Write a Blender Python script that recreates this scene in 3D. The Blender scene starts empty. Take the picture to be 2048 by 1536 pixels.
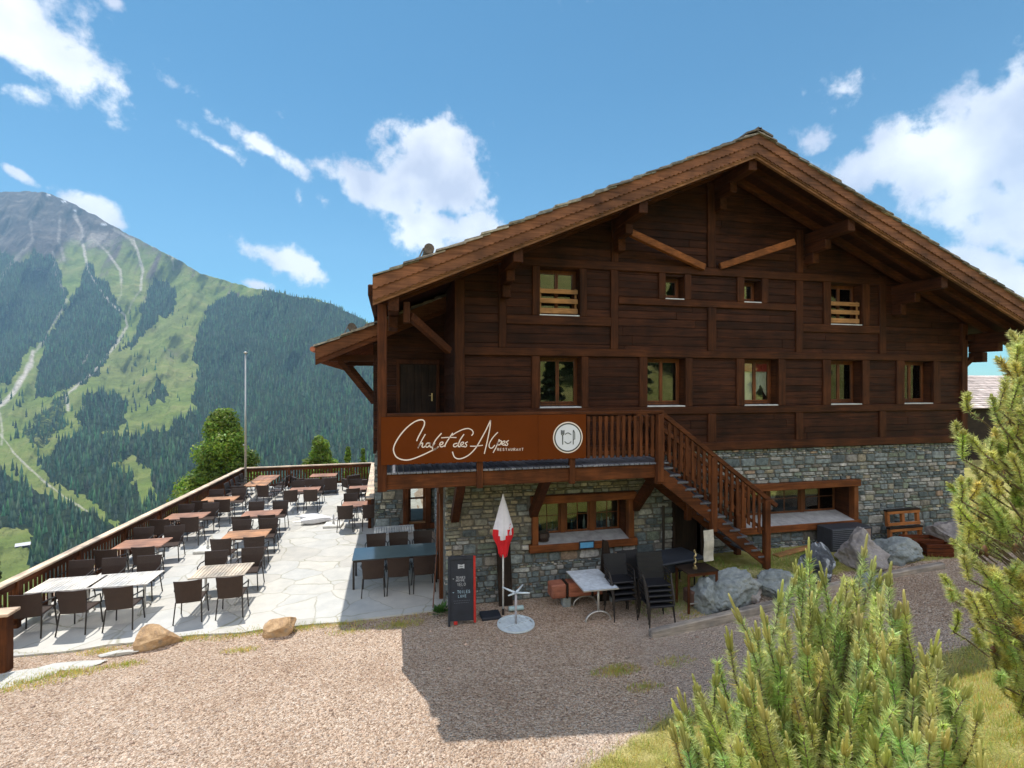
import bpy, math, random
import numpy as np
from mathutils import Vector, Matrix, Euler
R=math.radians
scene=bpy.context.scene
COL=scene.collection
PI=math.pi
# ------------------------------------------------------------------ camera, world, sun
PSI=R(13.3); CP,SP=math.cos(PSI),math.sin(PSI)
CAM=Vector((0,0,5.2)); FPX=1024.0; CU,CV=1024.0,768.0
cam_d=bpy.data.cameras.new('camera'); cam=bpy.data.objects.new('camera',cam_d); COL.objects.link(cam)
cam.location=CAM; cam.rotation_euler=(R(90),0,-PSI)
cam_d.sensor_width=36; cam_d.lens=18.0; cam_d.clip_start=.05; cam_d.clip_end=20000
scene.camera=cam
def ray(u,v):
    a=(u-CU)/FPX; b=-(v-CV)/FPX
    return Vector((a*CP+SP, CP-a*SP, b))
def at(u,v,Y=None,z=None,t=None,X=None):
    d=ray(u,v)
    if Y is not None: t=(Y-CAM.y)/d.y
    elif z is not None: t=(z-CAM.z)/d.z
    elif X is not None: t=(X-CAM.x)/d.x
    return CAM+d*t
SUN_STR=4.4; SKY_STR=0.11; EXPO=0.42
SHX,SHY=.15,-.39      # shadow offset per metre of height
scene.view_settings.view_transform='Standard'; scene.view_settings.look='None'
scene.view_settings.exposure=EXPO; scene.view_settings.gamma=1
world=bpy.data.worlds.new('World'); scene.world=world; world.use_nodes=True
nt=world.node_tree; nt.nodes.clear()
def N(nt,typ,**kw):
    n=nt.nodes.new(typ)
    for k,v in kw.items():
        if k.startswith('i_'): n.inputs[k[2:].replace('_',' ')].default_value=v
        else: setattr(n,k,v)
    return n
def L(nt,a,b): nt.links.new(a,b)
def M_(nt,op,a,b=None,c=None,clamp=False):
    n=nt.nodes.new('ShaderNodeMath'); n.operation=op; n.use_clamp=clamp
    for i,x in enumerate((a,b,c)):
        if x is None: continue
        if isinstance(x,(int,float)): n.inputs[i].default_value=x
        else: nt.links.new(x,n.inputs[i])
    return n.outputs[0]
sky=N(nt,'ShaderNodeTexSky'); sky.sky_type='NISHITA'; sky.sun_disc=False
sky.sun_elevation=R(67.3); sky.sun_rotation=R(-21); sky.altitude=1800; sky.air_density=1.0; sky.dust_density=.6; sky.ozone_density=1.0
hsv=N(nt,'ShaderNodeHueSaturation'); hsv.inputs['Saturation'].default_value=1.0; hsv.inputs['Hue'].default_value=.5
L(nt,sky.outputs[0],hsv.inputs['Color'])
stint=N(nt,'ShaderNodeMix',data_type='RGBA'); stint.blend_type='MULTIPLY'; stint.inputs[0].default_value=1; stint.inputs[7].default_value=(.34,.79,.90,1); L(nt,hsv.outputs[0],stint.inputs[6])
tcz=N(nt,'ShaderNodeTexCoord'); sz_=N(nt,'ShaderNodeSeparateXYZ'); L(nt,tcz.outputs['Generated'],sz_.inputs[0])
hzr=N(nt,'ShaderNodeMapRange'); hzr.inputs['From Min'].default_value=.05; hzr.inputs['From Max'].default_value=.50; L(nt,sz_.outputs['Z'],hzr.inputs['Value'])
tm=N(nt,'ShaderNodeMix',data_type='RGBA'); tm.inputs[6].default_value=(.50,.90,.94,1); tm.inputs[7].default_value=(.35,.80,.90,1); L(nt,hzr.outputs[0],tm.inputs[0]); L(nt,tm.outputs[2],stint.inputs[7])
bg=N(nt,'ShaderNodeBackground'); bg.inputs[1].default_value=SKY_STR; L(nt,stint.outputs[2],bg.inputs[0])
tc=N(nt,'ShaderNodeTexCoord')
CLOUDS=[(20,50,150,110,35,1.2),(120,140,90,55,40,1.0),(60,190,60,35,20,.8),(226,5,16,12,20,.6),(185,425,62,30,25,1.0),
 (565,522,88,28,27,1.0),(505,568,42,14,15,1.0),(860,350,105,85,0,1.3),(760,375,115,36,25,1.1),(925,375,55,60,0,1.1),(860,465,70,50,0,1.1),(955,455,50,34,0,1.0),(890,300,40,45,0,.9),
 (535,300,88,18,33,.75),(440,295,55,12,30,.6),(560,228,26,22,30,.4),(450,300,30,14,30,.5),(600,398,14,22,0,.5),(648,402,24,18,35,.6),
 (1688,180,50,28,0,.42),(1615,285,42,24,0,.5),(1780,330,150,45,-12,1.1),(1930,310,150,95,0,1.4),(2010,230,90,75,-20,1.1),(1990,410,110,75,20,1.0),(2130,330,130,160,0,1.4),(1985,555,100,42,28,1.0),(28,342,38,10,30,.7),
 (330,158,22,12,30,.3),(1170,2,40,8,0,.2),(985,400,18,18,0,.4)]
nz=N(nt,'ShaderNodeTexNoise'); nz.inputs['Scale'].default_value=4.5; nz.inputs['Detail'].default_value=10; nz.inputs['Roughness'].default_value=.62; nz.inputs['Distortion'].default_value=.25
L(nt,tc.outputs['Generated'],nz.inputs['Vector'])
nz2=N(nt,'ShaderNodeTexNoise'); nz2.inputs['Scale'].default_value=17; nz2.inputs['Detail'].default_value=8; nz2.inputs['Roughness'].default_value=.6
L(nt,tc.outputs['Generated'],nz2.inputs['Vector'])
field=None
for (u,v,w,h,ang,k) in CLOUDS:
    c=ray(u,v); Ln=c.length; c=c.normalized()
    e1=Vector((CP,-SP,0)); e2=Vector((0,0,1))
    aa=R(ang); x=(e1*math.cos(aa)-e2*math.sin(aa)); x=(x-c*x.dot(c)).normalized(); y=c.cross(x)
    rot=Matrix((x,y,c)).transposed().to_euler()
    mp=N(nt,'ShaderNodeMapping'); mp.vector_type='TEXTURE'
    mp.inputs['Location'].default_value=c; mp.inputs['Rotation'].default_value=rot
    s=1.35/(FPX*Ln)
    mp.inputs['Scale'].default_value=(w*s,h*s,.35)
    L(nt,tc.outputs['Generated'],mp.inputs['Vector'])
    ln=N(nt,'ShaderNodeVectorMath'); ln.operation='LENGTH'; L(nt,mp.outputs[0],ln.inputs[0])
    f=M_(nt,'SUBTRACT',1.0,ln.outputs['Value']); f=M_(nt,'MULTIPLY',f,k)
    field=f if field is None else M_(nt,'MAXIMUM',field,f)
# unseen broken cloud added behind the photographer to brighten the shaded side
sepd=N(nt,'ShaderNodeSeparateXYZ'); L(nt,tc.outputs['Generated'],sepd.inputs[0])
bk=N(nt,'ShaderNodeMapRange'); bk.inputs['From Min'].default_value=.12; bk.inputs['From Max'].default_value=-.30; bk.inputs['To Min'].default_value=-.8; bk.inputs['To Max'].default_value=.75; L(nt,sepd.outputs['Y'],bk.inputs['Value'])
field=M_(nt,'MAXIMUM',field,bk.outputs[0])
field=M_(nt,'MAXIMUM',field,-.8)
nn=M_(nt,'MULTIPLY_ADD',nz.outputs[0],1.5,-.80)
nn2=M_(nt,'MULTIPLY_ADD',nz2.outputs[0],2.3,-1.17)
dens=M_(nt,'ADD',M_(nt,'ADD',field,nn),nn2)
mr=N(nt,'ShaderNodeMapRange'); mr.interpolation_type='SMOOTHSTEP'; mr.inputs['From Min'].default_value=.02; mr.inputs['From Max'].default_value=.55
L(nt,dens,mr.inputs['Value'])
shade=N(nt,'ShaderNodeMapRange'); shade.inputs['From Min'].default_value=.35; shade.inputs['From Max'].default_value=.62
nz3=N(nt,'ShaderNodeTexNoise'); nz3.inputs['Scale'].default_value=7; nz3.inputs['Detail'].default_value=6
mp3=N(nt,'ShaderNodeMapping'); mp3.inputs['Location'].default_value=(3.1,1.2,.4); L(nt,tc.outputs['Generated'],mp3.inputs[0]); L(nt,mp3.outputs[0],nz3.inputs['Vector'])
L(nt,nz3.outputs[0],shade.inputs['Value'])
cm=N(nt,'ShaderNodeMix',data_type='RGBA'); cm.inputs[6].default_value=(.50,.54,.67,1); cm.inputs[7].default_value=(.90,.91,.94,1)
L(nt,shade.outputs[0],cm.inputs[0])
bg2=N(nt,'ShaderNodeBackground'); bg2.inputs[1].default_value=1.0; L(nt,cm.outputs[2],bg2.inputs[0])
bst=N(nt,'ShaderNodeMapRange'); bst.inputs['From Min'].default_value=.1; bst.inputs['From Max'].default_value=-.3; bst.inputs['To Min'].default_value=1.0; bst.inputs['To Max'].default_value=1.6; L(nt,sepd.outputs['Y'],bst.inputs['Value']); L(nt,bst.outputs[0],bg2.inputs[1])  # added rear cloud brightened further to fill the shade
ms=N(nt,'ShaderNodeMixShader'); L(nt,mr.outputs[0],ms.inputs[0]); L(nt,bg.outputs[0],ms.inputs[1]); L(nt,bg2.outputs[0],ms.inputs[2])
wo=N(nt,'ShaderNodeOutputWorld'); L(nt,ms.outputs[0],wo.inputs[0])
sd=bpy.data.lights.new('sun','SUN'); sd.energy=SUN_STR; sd.angle=R(.5); sd.color=(1,.955,.88)
sun=bpy.data.objects.new('sun',sd); COL.objects.link(sun)
sun.rotation_euler=Vector((SHX,SHY,-1)).to_track_quat('-Z','Y').to_euler(); sun.location=(0,0,60)

# ------------------------------------------------------------------ mesh helpers
rnd=random.Random(7)
class MB:
    def __init__(s): s.v=[]; s.f=[]; s.c=[]; s.col=(.5,.5,.5)
    def tone(s,t): s.col=(t,t,t); return s
    def add(s,vs,fs,col=None):
        n=len(s.v); s.v.extend([tuple(p) for p in vs]); c=col or s.col
        for f in fs: s.f.append(tuple(i+n for i in f)); s.c.append(c)
        return s
    def box(s,x0,x1,y0,y1,z0,z1,col=None):
        return s.add([(x0,y0,z0),(x1,y0,z0),(x1,y1,z0),(x0,y1,z0),(x0,y0,z1),(x1,y0,z1),(x1,y1,z1),(x0,y1,z1)],
          [(0,3,2,1),(4,5,6,7),(0,1,5,4),(1,2,6,5),(2,3,7,6),(3,0,4,7)],col)
    def bbox(s,x0,x1,y0,y1,z0,z1,b=.01,col=None):   # box with chamfered edges on every side
        b=min(b,(x1-x0)*.4,(y1-y0)*.4,(z1-z0)*.4)
        vs=[];idx={}
        X=(x0,x1);Y=(y0,y1);Z=(z0,z1)
        for i in (0,1):
            for j in (0,1):
                for k in (0,1):
                    sx=b if i==0 else -b; sy=b if j==0 else -b; sz=b if k==0 else -b
                    idx[(i,j,k,0)]=len(vs); vs.append((X[i],Y[j]+sy,Z[k]+sz))
                    idx[(i,j,k,1)]=len(vs); vs.append((X[i]+sx,Y[j],Z[k]+sz))
                    idx[(i,j,k,2)]=len(vs); vs.append((X[i]+sx,Y[j]+sy,Z[k]))
        g=lambda i,j,k,a: idx[(i,j,k,a)]
        fs=[(g(0,0,0,0),g(0,0,1,0),g(0,1,1,0),g(0,1,0,0)),(g(1,0,0,0),g(1,1,0,0),g(1,1,1,0),g(1,0,1,0)),
            (g(0,0,0,1),g(1,0,0,1),g(1,0,1,1),g(0,0,1,1)),(g(0,1,0,1),g(0,1,1,1),g(1,1,1,1),g(1,1,0,1)),
            (g(0,0,0,2),g(0,1,0,2),g(1,1,0,2),g(1,0,0,2)),(g(0,0,1,2),g(1,0,1,2),g(1,1,1,2),g(0,1,1,2))]
        for i in (0,1):
            for j in (0,1): fs.append((g(i,j,0,0),g(i,j,1,0),g(i,j,1,1),g(i,j,0,1)))
            for k in (0,1): fs.append((g(i,0,k,0),g(i,1,k,0),g(i,1,k,2),g(i,0,k,2)))
        for j in (0,1):
            for k in (0,1): fs.append((g(0,j,k,1),g(1,j,k,1),g(1,j,k,2),g(0,j,k,2)))
        for i in (0,1):
            for j in (0,1):
                for k in (0,1): fs.append((g(i,j,k,0),g(i,j,k,1),g(i,j,k,2)))
        return s.add(vs,fs,col)
    def beam(s,p,q,w,h,up=(0,0,1),b=.008,col=None):  # box from p to q, w sideways, h along up
        p=Vector(p);q=Vector(q);d=q-p;Ln=d.length;d.normalize();up=Vector(up)
        sx=d.cross(up)
        if sx.length<1e-4: sx=d.cross(Vector((0,1,0)))
        sx.normalize();uz=sx.cross(d)
        t=MB(); t.bbox(0,Ln,-w/2,w/2,-h/2,h/2,b)
        vs=[p+d*a-sx*bb+uz*c for a,bb,c in t.v]
        return s.add(vs,t.f,col)
    def tube(s,pts,r,n=8,cap=True,col=None):
        pts=[Vector(p) for p in pts]; m=len(pts)
        rs=r if isinstance(r,(list,tuple)) else [r]*m
        ref=None; vs=[];fs=[]
        for i,p in enumerate(pts):
            d=(pts[min(i+1,m-1)]-pts[max(i-1,0)]).normalized()
            if ref is None:
                ref=d.cross(Vector((0,0,1)))
                if ref.length<.05: ref=d.cross(Vector((1,0,0)))
                ref.normalize()
            else:
                ref=(ref-d*ref.dot(d)).normalized()
            e=d.cross(ref)
            for k in range(n):
                a=2*PI*k/n; vs.append(p+(ref*math.cos(a)+e*math.sin(a))*rs[i])
        for i in range(m-1):
            for k in range(n):
                k2=(k+1)%n; fs.append((i*n+k,i*n+k2,(i+1)*n+k2,(i+1)*n+k))
        if cap: fs.append(tuple(range(n))[::-1]); fs.append(tuple((m-1)*n+k for k in range(n)))
        return s.add(vs,fs,col)
    def prism(s,poly,y0,y1,col=None):  # poly in xz, extruded in y
        n=len(poly); vs=[(x,y0,z) for x,z in poly]+[(x,y1,z) for x,z in poly]
        fs=[tuple(range(n)),tuple(range(2*n-1,n-1,-1))]+[((i+1)%n,i,n+i,n+(i+1)%n) for i in range(n)]
        return s.add(vs,fs,col)
    def disc(s,c,r0,r1,z0,z1,n=32,col=None):  # ring (or disc when r0=0) horizontal
        vs=[];fs=[]
        for k in range(n):
            a=2*PI*k/n; ca,sa=math.cos(a),math.sin(a)
            for (rr,z) in ((r0,z0),(r1,z0),(r1,z1),(r0,z1)): vs.append((c[0]+ca*rr,c[1]+sa*rr,z))
        for k in range(n):
            k2=(k+1)%n
            for j in range(4):
                j2=(j+1)%4
                if r0==0 and j==3: continue
                fs.append((k*4+j,k2*4+j,k2*4+j2,k*4+j2))
        return s.add(vs,fs,col)
    def xform(s,m):
        s.v=[tuple(m@Vector(p)) for p in s.v]; return s
    def merge(s,o,m=None):
        n=len(s.v); s.v.extend([tuple(m@Vector(p)) for p in o.v] if m else o.v)
        s.f.extend([tuple(i+n for i in f) for f in o.f]); s.c.extend(o.c); return s
    def build(s,name,mat,parent=None,smooth=False,loc=None):
        me=bpy.data.meshes.new(name); me.from_pydata(s.v,[],s.f)
        ca=me.color_attributes.new('col','FLOAT_COLOR','CORNER')
        cnt=np.array([len(f) for f in s.f]); c=np.array([tuple(x)+(1.0,) for x in s.c],dtype=np.float32)
        if len(c): ca.data.foreach_set('color',np.repeat(c,cnt,axis=0).ravel())
        me.materials.append(mat)
        if smooth: me.polygons.foreach_set('use_smooth',[True]*len(me.polygons))
        me.update()
        o=bpy.data.objects.new(name,me); COL.objects.link(o)
        if parent: o.parent=parent
        if loc: o.location=loc
        return o
def npmesh(name,V,F,mat,parent=None,C=None,smooth=False):
    """V (n,3), F (m,k) all same size, C (m,3) face colours"""
    me=bpy.data.meshes.new(name); V=np.asarray(V,np.float32); F=np.asarray(F,np.int32); k=F.shape[1]
    me.vertices.add(len(V)); me.vertices.foreach_set('co',V.ravel())
    me.loops.add(F.size); me.loops.foreach_set('vertex_index',F.ravel())
    me.polygons.add(len(F)); me.polygons.foreach_set('loop_start',np.arange(0,F.size,k,dtype=np.int32))
    if smooth: me.polygons.foreach_set('use_smooth',np.ones(len(F),bool))
    me.update(calc_edges=True)
    if C is None: C=np.full((len(F),3),.5)
    C=np.concatenate([np.asarray(C,np.float32),np.ones((len(F),1),np.float32)],1)
    ca=me.color_attributes.new('col','FLOAT_COLOR','CORNER'); ca.data.foreach_set('color',np.repeat(C,k,axis=0).ravel())
    me.materials.append(mat)
    o=bpy.data.objects.new(name,me); COL.objects.link(o)
    if parent: o.parent=parent
    return o
def empty(name,loc=(0,0,0),rz=0,parent=None):
    o=bpy.data.objects.new(name,None); o.empty_display_size=.2; COL.objects.link(o); o.location=loc; o.rotation_euler=(0,0,rz)
    if parent: o.parent=parent
    return o
def tag(o,label=None,cat=None,group=None,kind=None):
    if label: o['label']=label
    if cat: o['category']=cat
    if group: o['group']=group
    if kind: o['kind']=kind
    return o
def copy_tree(o,parent=None):
    c=o.copy(); COL.objects.link(c)
    if parent: c.parent=parent
    for ch in [x for x in o.children]: copy_tree(ch,c)
    return c

# ------------------------------------------------------------------ materials
def new_mat(name):
    m=bpy.data.materials.new(name); m.use_nodes=True; nt=m.node_tree; nt.nodes.clear()
    out=nt.nodes.new('ShaderNodeOutputMaterial'); p=nt.nodes.new('ShaderNodeBsdfPrincipled'); nt.links.new(p.outputs[0],out.inputs[0])
    return m,nt,p,out
def coords(nt,scale=(1,1,1),kind='Object'):
    tc=nt.nodes.new('ShaderNodeTexCoord'); mp=nt.nodes.new('ShaderNodeMapping'); mp.inputs['Scale'].default_value=scale
    nt.links.new(tc.outputs[kind],mp.inputs[0]); return mp.outputs[0]
def noise(nt,vec,scale,detail=5,rough=.55,dist=0):
    n=nt.nodes.new('ShaderNodeTexNoise'); n.inputs['Scale'].default_value=scale; n.inputs['Detail'].default_value=detail
    n.inputs['Roughness'].default_value=rough; n.inputs['Distortion'].default_value=dist; nt.links.new(vec,n.inputs['Vector']); return n.outputs[0]
def ramp(nt,fac,stops,interp='LINEAR'):
    n=nt.nodes.new('ShaderNodeValToRGB'); cr=n.color_ramp; cr.interpolation=interp
    while len(cr.elements)<len(stops): cr.elements.new(.5)
    for e,(p,c) in zip(cr.elements,stops): e.position=p; e.color=tuple(c)+(1,) if len(c)==3 else c
    nt.links.new(fac,n.inputs[0]); return n.outputs[0]
def mix(nt,fac,a,b,mode='MIX'):
    n=nt.nodes.new('ShaderNodeMix'); n.data_type='RGBA'; n.blend_type=mode
    for i,x in ((0,fac),(6,a),(7,b)):
        if isinstance(x,(int,float)): n.inputs[i].default_value=x
        elif isinstance(x,tuple): n.inputs[i].default_value=x+(1,) if len(x)==3 else x
        else: nt.links.new(x,n.inputs[i])
    return n.outputs[2]
def bump(nt,p,h,strength=.4,dist=.01):
    b=nt.nodes.new('ShaderNodeBump'); b.inputs['Strength'].default_value=strength; b.inputs['Distance'].default_value=dist
    nt.links.new(h,b.inputs['Height']); nt.links.new(b.outputs[0],p.inputs['Normal']); return b
def attr(nt,name='col'):
    a=nt.nodes.new('ShaderNodeAttribute'); a.attribute_name=name; return a.outputs['Color']
def tinted(nt,base):   # base * 2*col
    a=nt.nodes.new('ShaderNodeVectorMath'); a.operation='MULTIPLY'; nt.links.new(attr(nt),a.inputs[0]); a.inputs[1].default_value=(2,2,2)
    return mix(nt,1.0,base,a.outputs[0],'MULTIPLY')
_mc={}
def wood(name,dark,light,axis='x',rough=.65,bs=.5):
    key=(name,axis)
    if key in _mc: return _mc[key]
    m,nt,p,o=new_mat('%s_%s'%(name,axis))
    lo,hi=1.3,22.0
    sc={'x':(lo,hi,hi),'y':(hi,lo,hi),'z':(hi,hi,lo)}[axis]
    v=coords(nt,sc); g=noise(nt,v,1.0,6,.65,.8)
    v2=coords(nt,(1,1,1)); bl=noise(nt,v2,1.7,4,.6); kn=noise(nt,coords(nt,tuple(x*.35 for x in sc)),1.3,3,.5,1.2)
    c=ramp(nt,g,[(.3,dark),(.7,light)])
    c=mix(nt,.75,c,ramp(nt,bl,[(.3,(.40,.42,.46)),(.72,(1.55,1.42,1.25))]),'MULTIPLY')
    c=mix(nt,.5,c,ramp(nt,kn,[(.3,(.4,.38,.36)),(.5,(1,1,1))]),'MULTIPLY')
    L(nt,tinted(nt,c),p.inputs['Base Color']); p.inputs['Roughness'].default_value=rough; p.inputs['Specular IOR Level'].default_value=.14 if rough>.6 else .3
    bump(nt,p,g,bs,.006); _mc[key]=m; return m
def plain(name,col,rough=.5,metal=0,var=.15,sc=8,bs=0,spec=.5,tint=True):
    if name in _mc: return _mc[name]
    m,nt,p,o=new_mat(name); v=coords(nt); n=noise(nt,v,sc,6,.6)
    lo=tuple(x*(1-var) for x in col); hi=tuple(min(1,x*(1+var)) for x in col)
    c=ramp(nt,n,[(.3,lo),(.7,hi)])
    L(nt,tinted(nt,c) if tint else c,p.inputs['Base Color']); p.inputs['Roughness'].default_value=rough; p.inputs['Metallic'].default_value=metal
    p.inputs['Specular IOR Level'].default_value=spec
    if bs: bump(nt,p,n,bs,.01)
    _mc[name]=m; return m
FAC=lambda ax='x': wood('weathered_brown_wood',(.011,.0042,.0028),(.066,.0235,.0115),ax)
FRM=lambda ax='x': wood('frame_brown_wood',(.024,.0080,.0036),(.092,.032,.0125),ax)
ORG=lambda ax='x': wood('varnished_orange_wood',(.075,.023,.008),(.18,.062,.020),ax,.45)
RAIL=lambda ax='x': wood('railing_red_wood',(.045,.0145,.006),(.14,.048,.017),ax)
PALE=lambda ax='x': wood('pale_new_wood',(.25,.125,.05),(.46,.26,.12),ax)
GREY=lambda ax='x': wood('greyed_timber',(.20,.18,.165),(.40,.37,.345),ax)
DARK=lambda ax='x': wood('blackened_wood',(.012,.009,.008),(.045,.03,.022),ax)
# ------------------------------------------------------------------ near ground
def sst(a,b,x):
    t=np.clip((x-a)/(b-a),0,1); return t*t*(3-2*t)
_ng=np.random.RandomState(3)
_grids=[_ng.rand(64,64) for _ in range(8)]
def vnoise(x,y,k=0):
    g=_grids[k%8]; xi=np.floor(x).astype(int); yi=np.floor(y).astype(int); fx=x-xi; fy=y-yi
    fx=fx*fx*(3-2*fx); fy=fy*fy*(3-2*fy)
    a=g[xi%64,yi%64]; b=g[(xi+1)%64,yi%64]; c=g[xi%64,(yi+1)%64]; d=g[(xi+1)%64,(yi+1)%64]
    return (a*(1-fx)+b*fx)*(1-fy)+(c*(1-fx)+d*fx)*fy
def fbm(x,y,o=4,k=0):
    s=0;a=.5;t=0
    for i in range(o): s=s+a*vnoise(x*2**i+13.7*i,y*2**i+5.1*i,k+i); t+=a; a*=.5
    return s/t
def yb(X):
    X=np.asarray(X,float)
    return np.interp(X,[-40,-6,0,2.25,4.3,8.3,12,18,60],[-4,2.2,4.2,6.45,7.3,7.15,7.2,7.6,9])
def G(X,Y):
    X=np.asarray(X,float);Y=np.asarray(Y,float)
    base=.66*sst(5,13,X)+.02*np.clip(X-16,0,60)
    back=np.maximum(.72*sst(5.4,8.2,X),base)
    z=base+(back-base)*sst(9.95,10.7,Y)
    d=np.clip(yb(X)-Y,0,None)
    z=z+.42*d*sst(0,1.6,d)+ .10*(fbm(X*.9,Y*.9,3)-.5)*sst(0,1,d)
    dl=np.clip(-8.3-X,0,None); z=z-.62*dl*sst(-2,8,Y)
    dr=np.clip(Y-28.6,0,None)*sst(6,0,X); z=z-.6*dr
    z=z+.012*(fbm(X*1.3,Y*1.3,3,2)-.5)-.035*sst(10.8,11.3,Y)*(X<1)
    return z
def Gf(x,y): return float(G(np.array([x]),np.array([y]))[0])
def ground_mat():
    m,nt,p,o=new_mat('ground_soil')
    v=coords(nt)
    # gravel: fine chips with individual colours
    vo=nt.nodes.new('ShaderNodeTexVoronoi'); vo.inputs['Scale'].default_value=30; nt.links.new(v,vo.inputs['Vector'])
    vo2=nt.nodes.new('ShaderNodeTexVoronoi'); vo2.inputs['Scale'].default_value=55; nt.links.new(v,vo2.inputs['Vector'])
    sep=nt.nodes.new('ShaderNodeSeparateColor'); nt.links.new(vo.outputs['Color'],sep.inputs[0])
    sep2=nt.nodes.new('ShaderNodeSeparateColor'); nt.links.new(vo2.outputs['Color'],sep2.inputs[0])
    st=[(0,(.14,.085,.06)),(.16,(.32,.215,.15)),(.38,(.54,.39,.285)),(.7,(.66,.51,.39)),(.9,(.86,.75,.64)),(1,(.48,.42,.39))]
    c=mix(nt,.5,ramp(nt,sep.outputs[0],st),ramp(nt,sep2.outputs[1],st))
    big=noise(nt,v,.45,8,.7); c=mix(nt,.85,c,ramp(nt,big,[(.33,(.80,.72,.66)),(.5,(.98,.94,.90)),(.68,(1.12,1.10,1.08))]),'MULTIPLY')
    c=mix(nt,.05,c,(.50,.40,.31))
    # grass / bare soil
    g1=noise(nt,v,3.0,8,.65); g2=noise(nt,v,.7,4,.5)
    gc=ramp(nt,g1,[(.3,(.19,.19,.04)),(.5,(.42,.38,.11)),(.72,(.66,.55,.27))])
    gc=mix(nt,.45,gc,ramp(nt,g2,[(.35,(.22,.26,.045)),(.65,(.55,.46,.20))]))
    a=nt.nodes.new('ShaderNodeAttribute'); a.attribute_name='cover'
    sp=nt.nodes.new('ShaderNodeSeparateColor'); nt.links.new(a.outputs['Color'],sp.inputs[0])
    e=noise(nt,v,5,6,.7)
    f=M_(nt,'ADD',sp.outputs[0],M_(nt,'MULTIPLY_ADD',e,.9,-.45))
    mrn=nt.nodes.new('ShaderNodeMapRange'); mrn.inputs['From Min'].default_value=.4; mrn.inputs['From Max'].default_value=.6; nt.links.new(f,mrn.inputs[0])
    fac=mrn.outputs[0]
    c=mix(nt,fac,c,gc)
    # dusty pale sand worn by feet
    f2=M_(nt,'ADD',sp.outputs[1],M_(nt,'MULTIPLY_ADD',noise(nt,v,2.2,6,.7),.9,-.45))
    mr2=nt.nodes.new('ShaderNodeMapRange'); mr2.inputs['From Min'].default_value=.3; mr2.inputs['From Max'].default_value=.8; nt.links.new(f2,mr2.inputs[0])
    c=mix(nt,mr2.outputs[0],c,mix(nt,.5,(.52,.45,.40),c))
    nt.links.new(c,p.inputs['Base Color']); p.inputs['Roughness'].default_value=.95; p.inputs['Specular IOR Level'].default_value=.15
    h=M_(nt,'ADD',M_(nt,'MULTIPLY',vo.outputs['Distance'],-1.0),M_(nt,'MULTIPLY',vo2.outputs['Distance'],-.4))
    bump(nt,p,h,1.0,.05)
    return m
def ticks(segs):
    out=[]
    for a,b,s in segs: out+=list(np.arange(a,b,s))
    out.append(segs[-1][1]); return np.array(out)
xs=ticks([(-70,-16,3),(-16,-9,.5),(-9,17,.16),(17,30,1),(30,75,4)]); ys=ticks([(-45,-6,2.5),(-6,2,.5),(2,12.4,.16),(12.4,30,.8),(30,60,3)])
GX,GY=np.meshgrid(xs,ys,indexing='ij'); GZ=G(GX,GY)
nx,ny=GX.shape; I=np.arange(nx*ny).reshape(nx,ny)
Fq=np.stack([I[:-1,:-1],I[1:,:-1],I[1:,1:],I[:-1,1:]],-1).reshape(-1,4)
mg=ground_mat()
ground=npmesh('ground',np.stack([GX,GY,GZ],-1).reshape(-1,3),Fq,mg,smooth=True); tag(ground,kind='structure')
cov=np.zeros((nx,ny,4)); cov[...,3]=1
cov[...,0]=sst(-.25,.35,yb(GX)-GY)
cov[...,0]=np.maximum(cov[...,0],sst(10.1,10.4,GY)*sst(5.3,6.6,GX)*.75)
cov[...,0]=np.maximum(cov[...,0],sst(-8.3,-9,GX)*(GY>6)); cov[...,0]=np.maximum(cov[...,0],sst(28.4,29,GY)); cov[...,0]=np.maximum(cov[...,0],sst(16,18,GX))
# weed patches: along the terrace edge and on the shaded gravel
def spot(x,y,r,k=.6): cov[...,0]=np.maximum(cov[...,0],k*np.clip(1-np.hypot(GX-x,GY-y)/r,0,1))
for (u,v,r) in [(40,1365,.7),(80,1350,.5),(200,1300,.35),(375,1272,.35),(480,1300,.3),(610,1252,.35),(690,1245,.3),(800,1245,.45),(1232,1342,.45),(1290,1375,.3),(1380,1230,.5),(1350,1330,.35),(250,1330,.3),(160,1345,.3),(520,1258,.4)]:
    p_=at(u,v,z=0); spot(p_.x,p_.y,r,.62)
cov[...,1]=.75*sst(3.2,5.5,GX)*sst(12,8,GX)*sst(6.9,7.6,GY)*sst(11.8,10,GY)
cov[...,1]=np.maximum(cov[...,1],.55*sst(.9,0,np.abs(GY-yb(GX)-.2)))
at_=ground.data.attributes.new('cover','FLOAT_COLOR','POINT'); at_.data.foreach_set('color',cov.reshape(-1).astype(np.float32))

# ------------------------------------------------------------------ mountains
SKYL=[(-700,470),(-400,430),(-150,398),(0,384),(60,382),(100,386),(150,410),(200,437),(250,466),(300,489),(350,516),(400,545),(450,562),(500,575),(540,582),(580,591),(620,596),(660,606),(700,626),(760,655),(850,690),(1000,750),(1400,765),(2100,772),(2700,770)]
def sky_v(u): return np.interp(u,[a for a,b in SKYL],[b for a,b in SKYL])+3.0*(fbm(u*.08,u*0+2.,4,5)-.5)*2
TV=[(300,3300),(384,3000),(480,2560),(600,2100),(680,1830),(768,1500),(840,1240),(900,1020),(980,800),(1050,620),(1180,400),(1300,250),(1600,60),(2000,30)]
def terr_t(u,v):
    t=np.interp(v,[a for a,b in TV],[b for a,b in TV])
    w=sst(1300,1150,v)
    n=(fbm((u+.45*v)*.028,v*.010,5,1)-.5)*.12+(fbm(u*.012,v*.012,3,3)-.5)*.11
    return t*(1+n*w)
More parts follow.
